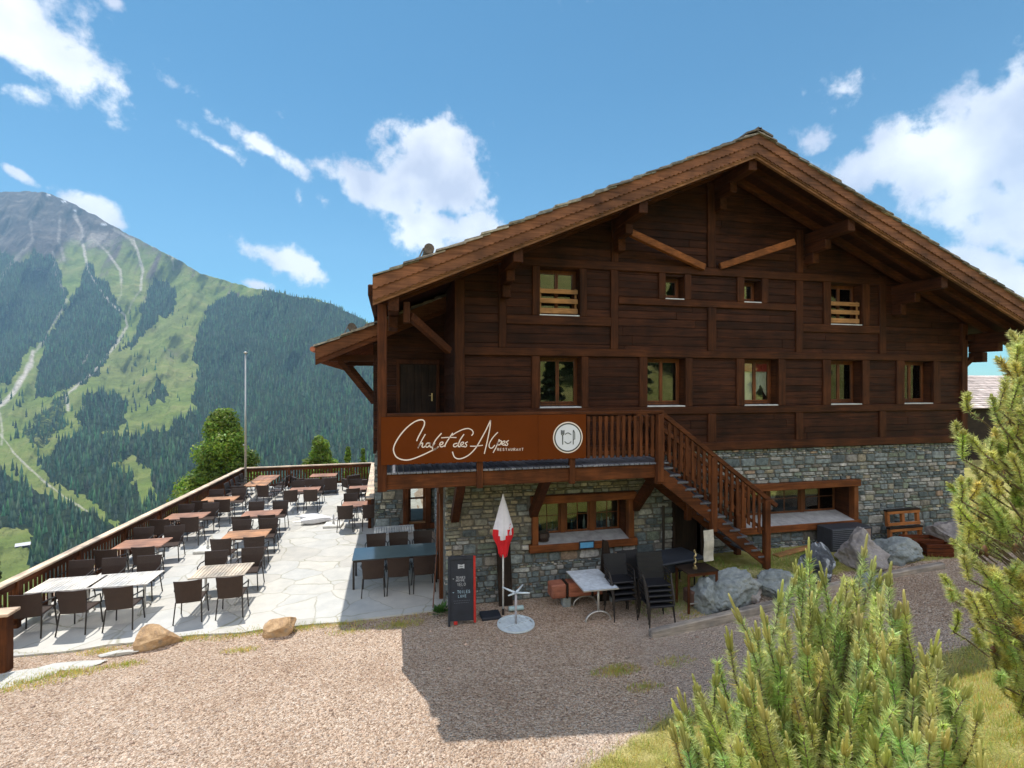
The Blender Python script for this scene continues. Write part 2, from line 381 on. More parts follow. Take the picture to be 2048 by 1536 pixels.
def inpoly(u,v,poly):
    r=np.zeros(np.shape(u),bool); n=len(poly)
    for i in range(n):
        x0,y0=poly[i];x1,y1=poly[(i+1)%n]
        if y0==y1: continue
        c=((y0>v)!=(y1>v))&(u<(x1-x0)*(v-y0)/(y1-y0)+x0); r^=c
    return r
FPOLY=[[(404,618),(440,600),(470,594),(545,580),(600,590),(660,603),(700,620),(800,670),(1000,740),(2000,760),(2000,1300),(300,1290),(255,1060),(200,1010),(100,962),(82,920),(140,880),(165,850),(230,872),(290,850),(330,862),(385,822),(395,760),(385,700),(402,650)],
 [(168,520),(195,548),(232,602),(243,645),(226,700),(205,745),(145,775),(76,800),(72,740),(92,680),(132,620),(160,560)],
 [(312,553),(345,580),(349,618),(312,650),(262,690),(238,703),(268,660),(281,620),(292,590)],
 [(320,755),(333,800),(300,811),(296,790)],[(165,788),(220,782),(255,800),(250,852),(200,866),(158,850)],
 [(-700,420),(-100,520),(0,505),(40,520),(70,505),(110,520),(132,600),(92,680),(60,705),(18,765),(-700,800)],  # left-flank forest, set dense so its dark cover stands in for cloud shadow
 [(-700,930),(0,935),(40,968),(110,1000),(225,1043),(238,1075),(300,1130),(120,1170),(56,1140),(64,1068),(0,1050),(-700,1050)],
 [(40,860),(110,800),(135,780),(130,850),(80,905)]]
FDEN=[1,1,1,.8,.9,.95,1,.55]
HOLES=[[(225,928),(268,905),(276,938),(240,955)],[(245,868),(300,842),(345,832),(385,802),(388,824),(340,846),(300,862),(262,880)],[(110,980),(230,1043),(232,1060),(150,1010)],[(260,935),(300,930),(310,1000),(285,1010)]]
def fmask(u,v):
    un=u+15*(fbm(u*.06,v*.06,4,4)-.5)*2; vn=v+16*(fbm(u*.06+9,v*.06,4,6)-.5)*2
    m=np.zeros(np.shape(u))
    for P_,d in zip(FPOLY,FDEN): m=np.where(inpoly(un,vn,P_),np.maximum(m,d),m)
    for P_ in HOLES: m=np.where(inpoly(un,vn,P_),.05,m)
    return m
SCREE=[([(66,704),(62,725),(50,748),(34,775),(12,802),(-20,830)],3.6,.9),([(165,480),(170,512),(178,545),(198,578),(220,605),(250,630),(255,650),(244,672),(215,710),(180,750),(150,775),(134,790),(136,820)],1.8,.7),
 ([(268,480),(280,520),(286,545),(281,580)],2,.7),([(222,515),(240,540),(243,565)],2.2,.6),([(105,505),(112,540),(120,570),(134,602),(100,660),(70,705)],2.2,.45),([(328,498),(345,515),(347,540)],2,.5),
 ([(0,868),(28,905),(52,930),(85,960),(130,995),(175,1022)],1.5,.6),([(0,825),(5,860),(3,890)],1.8,.5),([(2,585),(14,610),(16,630)],2,.3),([(150,430),(162,455),(168,480)],3,.5),([(190,480),(215,505),(222,515)],2,.5),([(230,460),(262,478),(272,500)],2.5,.45),([(243,565),(242,590),(236,606)],1.5,.4),([(281,580),(262,606),(256,628)],1.5,.4),([(120,440),(118,480),(128,520)],2.5,.35),([(310,480),(330,500)],2,.5),([(60,440),(66,480),(50,500)],2.5,.3),([(185,690),(170,720),(160,735)],1.5,.35),([(20,440),(10,470),(0,480)],2.5,.3),([(45,500),(20,530),(0,560)],3,.35),([(60,535),(100,545),(120,520)],2,.3)]
def segd(u,v,pl):
    d=np.full(np.shape(u),1e9)
    for (x0,y0),(x1,y1) in zip(pl[:-1],pl[1:]):
        dx,dy=x1-x0,y1-y0; t=np.clip(((u-x0)*dx+(v-y0)*dy)/(dx*dx+dy*dy),0,1)
        d=np.minimum(d,np.hypot(u-x0-t*dx,v-y0-t*dy))
    return d
us=ticks([(-700,-30,12),(-30,790,2.6),(790,1000,12),(1000,2800,40)])
rows=np.concatenate([np.linspace(0,1,300)])
U=np.repeat(us[:,None],len(rows)+12,1); 
sv=sky_v(us)[:,None]
Vv=sv+(1185-sv)*rows[None,:]; low=np.array([1200,1220,1250,1280,1320,1400,1500,1600,1750,1900,2000])
Vv=np.concatenate([Vv,np.repeat(low[None,:],len(us),0)],1)
TT=terr_t(U[:,:Vv.shape[1]],Vv)
def raysP(u,v,t):
    a=(u-CU)/FPX; return np.stack([t*(a*CP+SP),t*(CP-a*SP),5.2-(v-CV)/FPX*t],-1)
P3=raysP(U[:,:Vv.shape[1]],Vv,TT)
backrow=P3[:,:1].copy(); backrow[...,:2]*=1.25; backrow[...,2]-=250
P3=np.concatenate([backrow,P3],1); Uc=np.concatenate([U[:,:1],U[:,:Vv.shape[1]]],1); Vc=np.concatenate([Vv[:,:1],Vv],1)
nx,ny=P3.shape[:2]; I=np.arange(nx*ny).reshape(nx,ny)
Fq=np.stack([I[:-1,:-1],I[:-1,1:],I[1:,1:],I[1:,:-1]],-1).reshape(-1,4)
def mount_mat():
    m,nt,p,o=new_mat('mountain_cover'); v=coords(nt)
    n1=noise(nt,v,.012,8,.65); n2=noise(nt,v,.0035,6,.55); n3=noise(nt,v,.06,4,.7)
    grass=ramp(nt,n1,[(.3,(.075,.10,.025)),(.48,(.16,.21,.045)),(.6,(.24,.26,.075)),(.72,(.30,.26,.12))])
    grass=mix(nt,.35,grass,ramp(nt,n2,[(.35,(.15,.23,.04)),(.65,(.26,.24,.10))]))
    rock=ramp(nt,n1,[(.3,(.035,.03,.035)),(.5,(.095,.075,.07)),(.7,(.21,.175,.15))])
    scree=ramp(nt,n3,[(.3,(.42,.36,.31)),(.7,(.68,.62,.56))])
    flo=ramp(nt,n3,[(.35,(.012,.022,.010)),(.7,(.035,.05,.02))])
    a=nt.nodes.new('ShaderNodeAttribute'); a.attribute_name='cover'; sp=nt.nodes.new('ShaderNodeSeparateColor'); nt.links.new(a.outputs['Color'],sp.inputs[0])
    def th(ch,src,amp=.7,lo=.42,hi=.58):
        f=M_(nt,'ADD',ch,M_(nt,'MULTIPLY_ADD',src,amp,-amp/2)); q=nt.nodes.new('ShaderNodeMapRange'); q.inputs['From Min'].default_value=lo; q.inputs['From Max'].default_value=hi; nt.links.new(f,q.inputs[0]); return q.outputs[0]
    c=mix(nt,th(sp.outputs[1],n1,1.3,.3,.75),grass,rock)
    c=mix(nt,th(sp.outputs[0],n3,.8),c,flo)
    c=mix(nt,th(sp.outputs[2],n3,.5,.12,.95),c,scree)
    c=mix(nt,a.outputs['Alpha'],c,(.8,.82,.85))
    nt.links.new(c,p.inputs['Base Color']); p.inputs['Roughness'].default_value=1; p.inputs['Specular IOR Level'].default_value=.05
    bump(nt,p,n1,1.0,45)
    return m
mountain=npmesh('mountain_slope',P3.reshape(-1,3),Fq,mount_mat(),smooth=True); tag(mountain,kind='structure')
cov=np.zeros((nx,ny,4))
cov[...,0]=fmask(Uc,Vc)
rl=np.interp(Uc,[-700,0,120,200,300,400,520],[560,560,520,490,505,555,570])
cov[...,1]=np.clip(.5+(rl-Vc)/90+1.2*(fbm(Uc*.02,Vc*.02,4,5)-.5),0,1)*np.interp(Uc,[0,250,420,520],[1,.85,.5,0])
gl=fbm((Uc*1.0+Vc*.35)*.05,Vc*.008,4,6); cov[...,1]=np.maximum(cov[...,1],.75*np.clip((gl-.50)*6,0,1)*np.clip(1.25-(Vc-sky_v(Uc))/170,0,1)*(Uc<560))
cov[...,1]=np.maximum(cov[...,1],.55*np.clip(1-np.hypot((Uc-345)/70,(Vc-705)/28),0,1)+.35*np.clip(1-np.hypot((Uc-30)/110,(Vc-600)/130),0,1))  # last term: extra dark rock on the left flank in place of cloud shadow
for pl,w,k in SCREE:
    w2=1.5*w*(.5+1.2*fbm(Uc*.06,Vc*.06,3,2)); d=segd(Uc+4*(fbm(Uc*.07,Vc*.07,3,3)-.5),Vc,pl); cov[...,2]=np.maximum(cov[...,2],k*np.clip(1.35-d/w2,0,1))
cov[...,2]=np.maximum(cov[...,2],.55*np.clip(1-np.hypot((Uc-185)/75,(Vc-478)/26),0,1))
for (u,v,rx,ry) in [(97,390,6,2.5),(128,403,7,2),(150,421,4,2),(208,449,8,2),(306,491,5,2.5),(354,517,6,2.2)]:
    cov[...,3]=np.maximum(cov[...,3],np.clip(2.2*(1-np.hypot((Uc-u)/rx,(Vc-v)/ry)),0,1))
at_=mountain.data.attributes.new('cover','FLOAT_COLOR','POINT'); at_.data.foreach_set('color',cov.reshape(-1).astype(np.float32))

# forest: thousands of distant conifers in one mass
def conifers(name,u,v,mat,hmin=13,hmax=22,seed=1,label=None):
    rs=np.random.RandomState(seed); n=len(u); t=terr_t(u,v); B=raysP(u,v,t)
    h=rs.uniform(hmin,hmax,n)*(.8+.4*fbm(u*.03,v*.03,2)); r=h*rs.uniform(.13,.19,n)
    V=[];F=[];C=[]; ang=rs.uniform(0,6.28,n); tiers=[(-.05,.62,1.0),(.32,1.0,.62)]; k=5
    ctree=np.stack([.42+.3*rs.rand(n),.42+.32*rs.rand(n),.4+.25*rs.rand(n)],-1); ctree*= (.45+1.0*rs.rand(n))[:,None]
    off=0
    for (z0,z1,rr) in tiers:
        ring=[]
        for j in range(k):
            a=ang+2*PI*j/k; q=B.copy(); jr=r*rr*rs.uniform(.75,1.2,n)
            q[:,0]+=np.cos(a)*jr; q[:,1]+=np.sin(a)*jr; q[:,2]+=h*z0; ring.append(q)
        top=B.copy(); top[:,2]+=h*z1; ring.append(top)
        A=np.stack(ring,1); V.append(A.reshape(-1,3)); base=off+np.arange(n)*(k+1)
        for j in range(k):
            F.append(np.stack([base+j,base+(j+1)%k,base+k],-1)); C.append(ctree*(.8+.4*rs.rand(n))[:,None])
        off+=n*(k+1)
    o=npmesh(name,np.concatenate(V),np.concatenate(F),mat,C=np.concatenate(C)); return o
mf=plain('distant_conifer_green',(.036,.067,.038),1.0,0,.3,.02,0,.1)
rs=np.random.RandomState(11)
cu=rs.uniform(-250,1000,150000); cv=rs.uniform(400,1290,150000)
tt_=terr_t(cu,cv); m_=fmask(cu,cv); ok=(cv>sky_v(cu)+1)&(rs.rand(len(cu))<m_*np.clip((tt_/2600)**2*1.15,.018,.8)*1.0)
ok&=~(cu>790)
ok|=(cv>sky_v(cu)+1)&(m_<.03)&(cv>620)&(cv<1000)&(rs.rand(len(cu))<.03*(fbm(cu*.03,cv*.03,3,2)>.50))&(cov.shape[0]>0)
fo=conifers('forest',cu[ok],cv[ok],mf,seed=5); tag(fo,'dark green conifer forest covering the far mountain slope','forest',kind='stuff')
print('trees',ok.sum())
# small hut far down in the clearing
def hut():
    p=Vector(raysP(np.array([46.]),np.array([1094.]),terr_t(np.array([46.]),np.array([1094.])))[0])
    e=empty('mountain_hut',p,R(25)); tag(e,'small dark hut with grey metal roof in the valley clearing','hut')
    MB().box(-5,5,-3,3,-4,2.6).build('wall',DARK('x'),e)
    m=MB(); m.add([(-6,-4,2.2),(6,-4,2.2),(6,0,4.6),(-6,0,4.6),(6,4,2.2),(-6,4,2.2),(-6,-4,2.0),(6,-4,2.0),(6,4,2.0),(-6,4,2.0)],[(0,1,2,3),(3,2,4,5),(0,6,7,1),(5,4,8,9),(0,3,5,9,6),(1,7,8,4,2)])
    m.build('roof',plain('hut_metal_roof',(.42,.42,.46),.5),e)
hut()
# ------------------------------------------------------------------ chalet
YF=11.95; YC=11.88; YB=10.7; YR=10.40
def fx(u,Y=YC): return at(u,768,Y=Y).x
def fz(u,v,Y=YC): return at(u,v,Y=Y).z
chalet=empty('chalet',(8.4,YF,0)); CL=chalet.location.copy()
tag(chalet,'large dark brown timber chalet on a stone base with a stone slab roof','chalet')
CM=MB
def cpart(mb,name,mat,parent=None,smooth=False):
    """mesh vertices in world coordinates; the part's origin is the chalet's"""
    off=CL if parent is None or True else None
    mb.v=[(a-off.x,b-off.y,c-off.z) for a,b,c in mb.v]
    return mb.build(name,mat,parent or chalet,smooth)
AX,AZ=8.39,11.15; SL=.4345; XL=-.33; XR=18.4; RT=.60     # apex, slope, eaves, roof depth below slab tops
def roofz(X): return AZ-SL*abs(X-AX)
XW0=1.47; XW1=16.9     # wooden wall corners
ZS=3.44                # top of the stone wall
ops=[]  # openings (x0,x1,z0,z1,kind)
low=[(1080.2,1163.7),(1295.5,1371.7),(1490,1558),(1663,1726),(1810,1868)]
for i,(a,b) in enumerate(low): ops.append((fx(a),fx(b),4.62,5.86,'low%d'%i))
ops.append((fx(1080),fx(1160),6.87,8.03,'up0')); ops.append((fx(1663),fx(1726),6.87,8.03,'up1'))
ops.append((fx(1332),fx(1370),7.39,7.98,'small0')); ops.append((fx(1489.5),fx(1524.5),7.39,7.98,'small1'))
# cladding boards
mb=CM(); zr=set([ZS+.02]); z=ZS+.02; rr=random.Random(4)
while z<11: z+=rr.choice([.17,.19,.2,.22,.24]); zr.add(round(z,3))
for o in ops: zr.add(o[2]); zr.add(o[3])
zr=sorted(zr)
for z0,z1 in zip(zr[:-1],zr[1:]):
    zm=(z0+z1)/2; top=AZ-.40
    half=(top-z0)/SL
    if half<=.15: break
    xa=max(XW0,AX-half); xb=min(XW1,AX+half)
    cuts=[(o[0],o[1]) for o in ops if o[2]<zm<o[3]]; cuts.sort(); segs=[];x=xa
    for c in cuts:
        segs.append((x,c[0])); x=c[1]
    segs.append((x,xb))
    for a,b in segs:
        x=a
        while x<b-.02:
            ln=rr.uniform(2.2,4.5); e=min(b,x+ln)
            if b-e<.6: e=b
            t=rr.uniform(.34,.66); d=rr.uniform(0,.012)
            mb.bbox(x+.001,e-.001,YF-.012-d,YF+.10,z0+.001,z1-.001,.009,col=(t,t*.97,t*.96)); x=e
cpart(mb,'cladding',FAC('x'))
# frame timbers standing proud of the boards
mb=CM()
def hbeam(x0,x1,z0,z1,y0=YC,tone=None):
    t=tone or rr.uniform(.42,.58); mb=CM(); mb.bbox(x0,x1,y0,YF+.05,z0,z1,.012,col=(t,t,t)); cpart(mb,'horizontal_beam',FRM('x'))
hbeam(XW0,XW1,5.88,6.07,YC-.006); hbeam(XW0,XW1,4.42,4.615,YC-.008); hbeam(XW0-.02,XW1,3.45,3.67,YC-.010)
hbeam(fx(1040),fx(1768),8.05,8.26,YC-.004)
hbeam(fx(1238),fx(1593),7.21,7.385,YC-.002); hbeam(fx(1013),fx(1222),6.64,6.865,YC-.002); hbeam(fx(1607),fx(1760),6.64,6.865,YC-.002)
def vpost(ua,ub,z0,z1,y0=YC): 
    t=rr.uniform(.42,.6); mb=CM(); mb.bbox(fx(ua),fx(ub),y0,YF+.05,z0,z1,.012,col=(t,t,t)); cpart(mb,'upright_post',FRM('z'))
def rz(u): return roofz(fx(u))-RT+.1
for a_,b_,u_ in ((XW0-.03,XW0+.2,911),(XW1-.2,XW1+.02,1925)):
    mb=CM(); mb.bbox(a_,b_,YC-.03,YF+.12,3.4,rz(u_),.012); cpart(mb,'corner_post',FRM('z'))
vpost(998,1013,6.07,rz(1005)); vpost(1222,1237,6.07,8.05); vpost(1224,1237,8.26,rz(1230)-.1); vpost(1416,1432,8.26,rz(1424)-.1); vpost(1417,1433,6.07,7.21)
vpost(1593,1607,6.07,8.05); vpost(1594,1607,8.26,rz(1600)-.1); vpost(1760,1773,6.07,rz(1766))
for a,b in low: vpost(a-16,a,4.615,5.88); vpost(b,b+14,4.615,5.88)
for a,b in ((1080,1160),(1663,1726)): vpost(a-15,a,6.865,8.05); vpost(b,b+14,6.865,8.05)
for a,b in ((1332,1370),(1489.5,1524.5)): vpost(a-14,a,7.385,8.05); vpost(b,b+13,7.385,8.05)
for a,b in ((1417,1433),(1593,1607),(1760,1773),(1237,1252),(1050,1065)): vpost(a,b,3.67,4.42)
# glass
def glass_mat():
    m,nt,p,o=new_mat('window_glass'); nt.nodes.remove(p)
    g=nt.nodes.new('ShaderNodeBsdfGlossy'); g.inputs['Roughness'].default_value=.015; g.inputs['Color'].default_value=(.9,.95,.92,1)
    t=nt.nodes.new('ShaderNodeBsdfTransparent'); t.inputs[0].default_value=(.92,.95,.93,1)
    fr=nt.nodes.new('ShaderNodeFresnel'); fr.inputs[0].default_value=1.5
    f=M_(nt,'MULTIPLY_ADD',fr.outputs[0],1.1,.04,clamp=True)
    ms=nt.nodes.new('ShaderNodeMixShader'); nt.links.new(f,ms.inputs[0]); nt.links.new(t.outputs[0],ms.inputs[1]); nt.links.new(g.outputs[0],ms.inputs[2]); nt.links.new(ms.outputs[0],o.inputs[0]); return m
GL=glass_mat(); WHITE=plain('white_cloth',(.75,.74,.72),.9,0,.1,5,.2); SILL=plain('zinc_sill',(.55,.58,.62),.35,.2,.15,6)
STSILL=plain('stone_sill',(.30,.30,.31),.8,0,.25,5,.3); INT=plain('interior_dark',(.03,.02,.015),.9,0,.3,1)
REDC=plain('red_pelmet',(.35,.03,.02),.8,0,.2,8)
def window(x0,x1,z0,z1,depth=.24,leaves=2,muntin=None,curtain=False,sill=SILL,nm='window',ornament=None):
    y=YF+depth
    fr=CM(); f=.055
    for a,b,c,d in ((x0,x0+f,z0+.04,z1),(x1-f,x1,z0+.04,z1),(x0+f,x1-f,z1-f,z1),(x0+f,x1-f,z0+.04,z0+.04+f)): fr.bbox(a,b,y,y+.07,c,d,.006)
    w=(x1-x0-2*f)
    o=cpart(fr,nm,ORG('z'))
    rv=CM(); rv.box(x0-.05,x0,YF+.02,y+.1,z0,z1); rv.box(x1,x1+.05,YF+.02,y+.1,z0,z1); rv.box(x0-.05,x1+.05,YF+.02,y+.1,z1,z1+.05)
    cpart(rv,'reveal',FRM('y'),o)
    s=CM(); s.bbox(x0-.01 if depth<.3 else x0,x1,YF-.05,y+.02,z0-.03,z0+.025,.006); cpart(s,'sill',sill,o)
    for k in range(leaves):
        a=x0+f+w*k/leaves; b=x0+f+w*(k+1)/leaves; q=.045; c=CM()
        for (p_,q_,r_,s_) in ((a,a+q,z0+.1,z1-f),(b-q,b,z0+.1,z1-f),(a+q,b-q,z1-f-q,z1-f),(a+q,b-q,z0+.1,z0+.1+q)): c.bbox(p_+.002,q_-.002,y-.015,y+.04,r_,s_,.006)
        if muntin:
            c.box((a+b)/2-.010,(a+b)/2+.010,y,y+.02,z0+.1+q,z1-f-q); zz=(z0+.1+z1-f)/2; c.box(a+q,b-q,y+.001,y+.021,zz-.010,zz+.010)
        lf=cpart(c,'casement',ORG('z'),o)
        g=CM(); g.box(a+q-.01,b-q+.01,y+.012,y+.018,z0+.1+q-.01,z1-f-q+.01); cpart(g,'pane',GL,o)
    if curtain:
        c=CM(); n=26; yy=y+.075; x=x0+f+.05; wv=(x1-x0-2*f-.1)
        vs=[];fs=[]
        for i in range(n+1):
            t=i/n; yo=.02*math.sin(i*1.9)+.012*math.sin(i*4.1)
            # parted curtain: gap in the lower middle
            zb=z0+.12+.45*max(0,1-abs(t-.8)/.28)
            vs+= [(x+wv*t,yy+yo,z1-.12),(x+wv*t,yy+yo*1.4,zb)]
        for i in range(n): fs.append((2*i,2*i+1,2*i+3,2*i+2))
        c.add(vs,fs); cpart(c,'curtain',WHITE,o,smooth=True)
        c=CM(); c.box(x,x+wv,yy-.05,yy-.04,z1-.32,z1-.1); cpart(c,'pelmet',REDC,o)
    return o
for i,o in enumerate(ops):
    k=o[4]
    if k.startswith('low'): window(*o[:4],curtain=i>=2)
    elif k.startswith('up'):
        w=window(*o[:4],curtain=False)
        r_=CM()
        for z0,z1 in ((6.93,7.06),(7.18,7.30),(7.42,7.53)): r_.bbox(o[0]+.015,o[1]-.02,YF+.02,YF+.055,z0,z1,.006,col=(.5+.06*rr.random(),)*3)
        for xx in ((o[0]+.03,o[0]+.07),(o[1]-.09,o[1]-.04)): r_.bbox(xx[0],xx[1],YF+.058,YF+.09,6.89,7.56,.006)
        r_.v=[(a,b,c) for a,b,c in r_.v]; cpart(r_,'guard_rail',PALE('x'),w)
    else: window(*o[:4],leaves=1)
# light scalloped cloth at the right upper window
c=CM(); xa,xb=fx(1690),fx(1712); vs=[]; pts=[(xa,7.45),(xb,7.45),(xb,7.80)]
n=4
for k in range(n):
    x1_=xb-(xb-xa)*k/n; x2_=xb-(xb-xa)*(k+1)/n; pts+=[(x1_-.02,7.86),(x2_+.02,7.80)]
pts.append((xa,7.80)); c.prism(pts,YF+.36,YF+.37); cpart(c,'curtain',WHITE)
# interior shell that keeps the rooms dark
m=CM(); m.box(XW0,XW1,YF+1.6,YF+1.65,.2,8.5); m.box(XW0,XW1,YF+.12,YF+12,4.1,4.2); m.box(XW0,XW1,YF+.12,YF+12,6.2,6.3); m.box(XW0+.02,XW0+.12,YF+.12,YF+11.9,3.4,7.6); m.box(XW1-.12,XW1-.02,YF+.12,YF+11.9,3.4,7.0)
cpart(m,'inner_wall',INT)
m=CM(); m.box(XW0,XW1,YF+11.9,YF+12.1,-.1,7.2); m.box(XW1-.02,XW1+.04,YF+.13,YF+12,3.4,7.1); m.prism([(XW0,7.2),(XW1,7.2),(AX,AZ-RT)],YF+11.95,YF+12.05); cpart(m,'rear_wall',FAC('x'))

# ---- stone wall: individual rubble stones set proud of the mortar
def stone_mat():
    m,nt,p,o=new_mat('rubble_stone'); v=coords(nt); n=noise(nt,v,9,8,.65); n2=noise(nt,v,45,4,.6)
    c=ramp(nt,n,[(.28,(.38,.39,.41)),(.5,(.92,.92,.92)),(.75,(1.5,1.48,1.42))])
    c=mix(nt,.5,c,ramp(nt,n2,[(.3,(.7,.7,.7)),(.7,(1.2,1.2,1.2))]),'MULTIPLY')
    L(nt,mix(nt,1.0,c,attr(nt),'MULTIPLY'),p.inputs['Base Color']); p.inputs['Roughness'].default_value=.85; p.inputs['Specular IOR Level'].default_value=.25
    bump(nt,p,n,.7,.02); return m
STONE=stone_mat(); MORTAR=plain('wall_mortar',(.125,.12,.105),.95,0,.35,14,.5)
PALS=[((.155,.185,.19),4),((.205,.235,.24),4),((.12,.15,.158),3),((.29,.30,.285),3),((.31,.30,.28),2.0),((.38,.37,.35),1.1),((.22,.205,.18),1.2),((.30,.22,.16),.35),((.10,.12,.13),1.4),((.20,.235,.19),2)]
WARM=[((.29,.26,.195),4),((.235,.225,.17),4),((.33,.29,.21),2.5),((.20,.20,.165),3),((.38,.36,.29),1.2),((.25,.25,.225),2)]
def pick(pal,r):
    tot=sum(w for _,w in pal); x=r.random()*tot
    for c,w in pal:
        x-=w
        if x<=0: return c
    return pal[0][0]
def stones(mb,x0,x1,z0,z1,holes,seed,base=None,warm=lambda x,z:0,frame=None,big=1.0):
    """rubble in irregular courses over the rectangle; frame maps (x,z,out) to world"""
    r=random.Random(seed); z=z0
    frame=frame or (lambda x,z,o:(x,YF+.06-o,z))
    while z<z1-.02:
        h=r.choice([.04,.05,.07,.09,.11,.14,.18,.25])*big; h=min(h,z1-z) if z1-z-h<.05 else h
        x=x0-r.random()*.2
        while x<x1:
            w=h*r.uniform(1.3,4.2) if h<.12 else h*r.uniform(.9,2.3)
            hh=h
            a=max(x,x0); b=min(x+w,x1); x+=w
            if b-a<.03: continue
            subs=[(a,b,z,z+hh)]
            if h>.17*big and r.random()<.35:
                q=r.uniform(.35,.65); subs=[(a,b,z,z+hh*q),(a,b,z+hh*q,z+hh)]
            for (a_,b_,c_,d_) in subs:
                cx,cz=(a_+b_)/2,(c_+d_)/2
                if any(hx0-.02<cx<hx1+.02 and hz0-.02<cz<hz1+.02 for hx0,hx1,hz0,hz1 in holes): continue
                for hx0,hx1,hz0,hz1 in holes:      # trim against the opening
                    if d_>hz0 and c_<hz1:
                        if a_<hx0<b_: b_=hx0
                        if a_<hx1<b_: a_=hx1
                    if b_>hx0 and a_<hx1:
                        if c_<hz0<d_: d_=hz0
                        if c_<hz1<d_: c_=hz1
                if b_-a_<.03 or d_-c_<.025: continue
                cx,cz=(a_+b_)/2,(c_+d_)/2
                w_,h_=(b_-a_)/2-.006,(d_-c_)/2-.005
                pal=WARM if r.random()<warm(cx,cz) else PALS
                col=pick(pal,r); k=r.uniform(.75,1.3); col=tuple(min(.6,q*k) for q in col)
                n=9; out=r.uniform(.05,.08); ring0=[];ring1=[];ring2=[]
                pw=r.uniform(.18,.42)
                for j in range(n):
                    an=2*PI*(j+r.uniform(-.2,.2))/n; ca,sa=math.cos(an),math.sin(an)
                    ex=math.copysign(abs(ca)**pw,ca); ez=math.copysign(abs(sa)**pw,sa); jt=r.uniform(.88,1.04)
                    ring0.append((cx+ex*w_*jt,cz+ez*h_*jt)); 
                for j,(px,pz) in enumerate(ring0):
                    ring1.append((cx+(px-cx)*.93,cz+(pz-cz)*.9)); ring2.append((cx+(px-cx)*.80,cz+(pz-cz)*.74))
                tx,tz=r.uniform(-.012,.012),r.uniform(-.012,.012)
                vs=[frame(px,pz,0.0) for px,pz in ring0]+[frame(px,pz,out*.8) for px,pz in ring1]+[frame(px,pz,out+tx*(px-cx)/w_+tz*(pz-cz)/h_) for px,pz in ring2]
                fs=[]
                for L0 in (0,n):
                    for j in range(n): fs.append((L0+j,L0+(j+1)%n,L0+n+(j+1)%n,L0+n+j))
                fs.append(tuple(2*n+j for j in range(n)))
                mb.add(vs,fs,col)
        z+=h
GW0=(fx(1066,YF-.05),fx(1266,YF-.05),fz(1166,1084,YF-.05),fz(1166,990,YF-.05))
GW1=(at(1480,1,Y=YF).x,fx(1714,YF-.05),fz(1700,1041,YF-.05),fz(1700,961,YF-.05))
DR=(fx(1350,YF),fx(1402,YF),.35,2.15)
XS0=1.23; XS1=16.95
print('GW0',GW0,'GW1',GW1,'DR',DR)
st=CM(); holes=[GW0,GW1,DR]
stones(st,XS0,XS1,-.1,ZS,holes,5,warm=lambda x,z:(.9 if x<6.2 and z>1.5 else .6 if x<6.2 else .08)*max(0,min(1,(z-.6)/1.2)))
cpart(st,'stone_wall',STONE)
st=CM()     # mortar body with the openings left free
xsn=sorted([XS0,XS1]+[q for h in holes for q in h[:2]]); zsn=sorted([-.2,ZS]+[q for h in holes for q in h[2:]])
for xa,xb in zip(xsn[:-1],xsn[1:]):
    for za,zb in zip(zsn[:-1],zsn[1:]):
        cx,cz=(xa+xb)/2,(za+zb)/2
        if any(h[0]<cx<h[1] and h[2]<cz<h[3] for h in holes): continue
        st.box(xa,xb,YF+.03,YF+.6,za,zb)
cpart(st,'mortar',MORTAR)
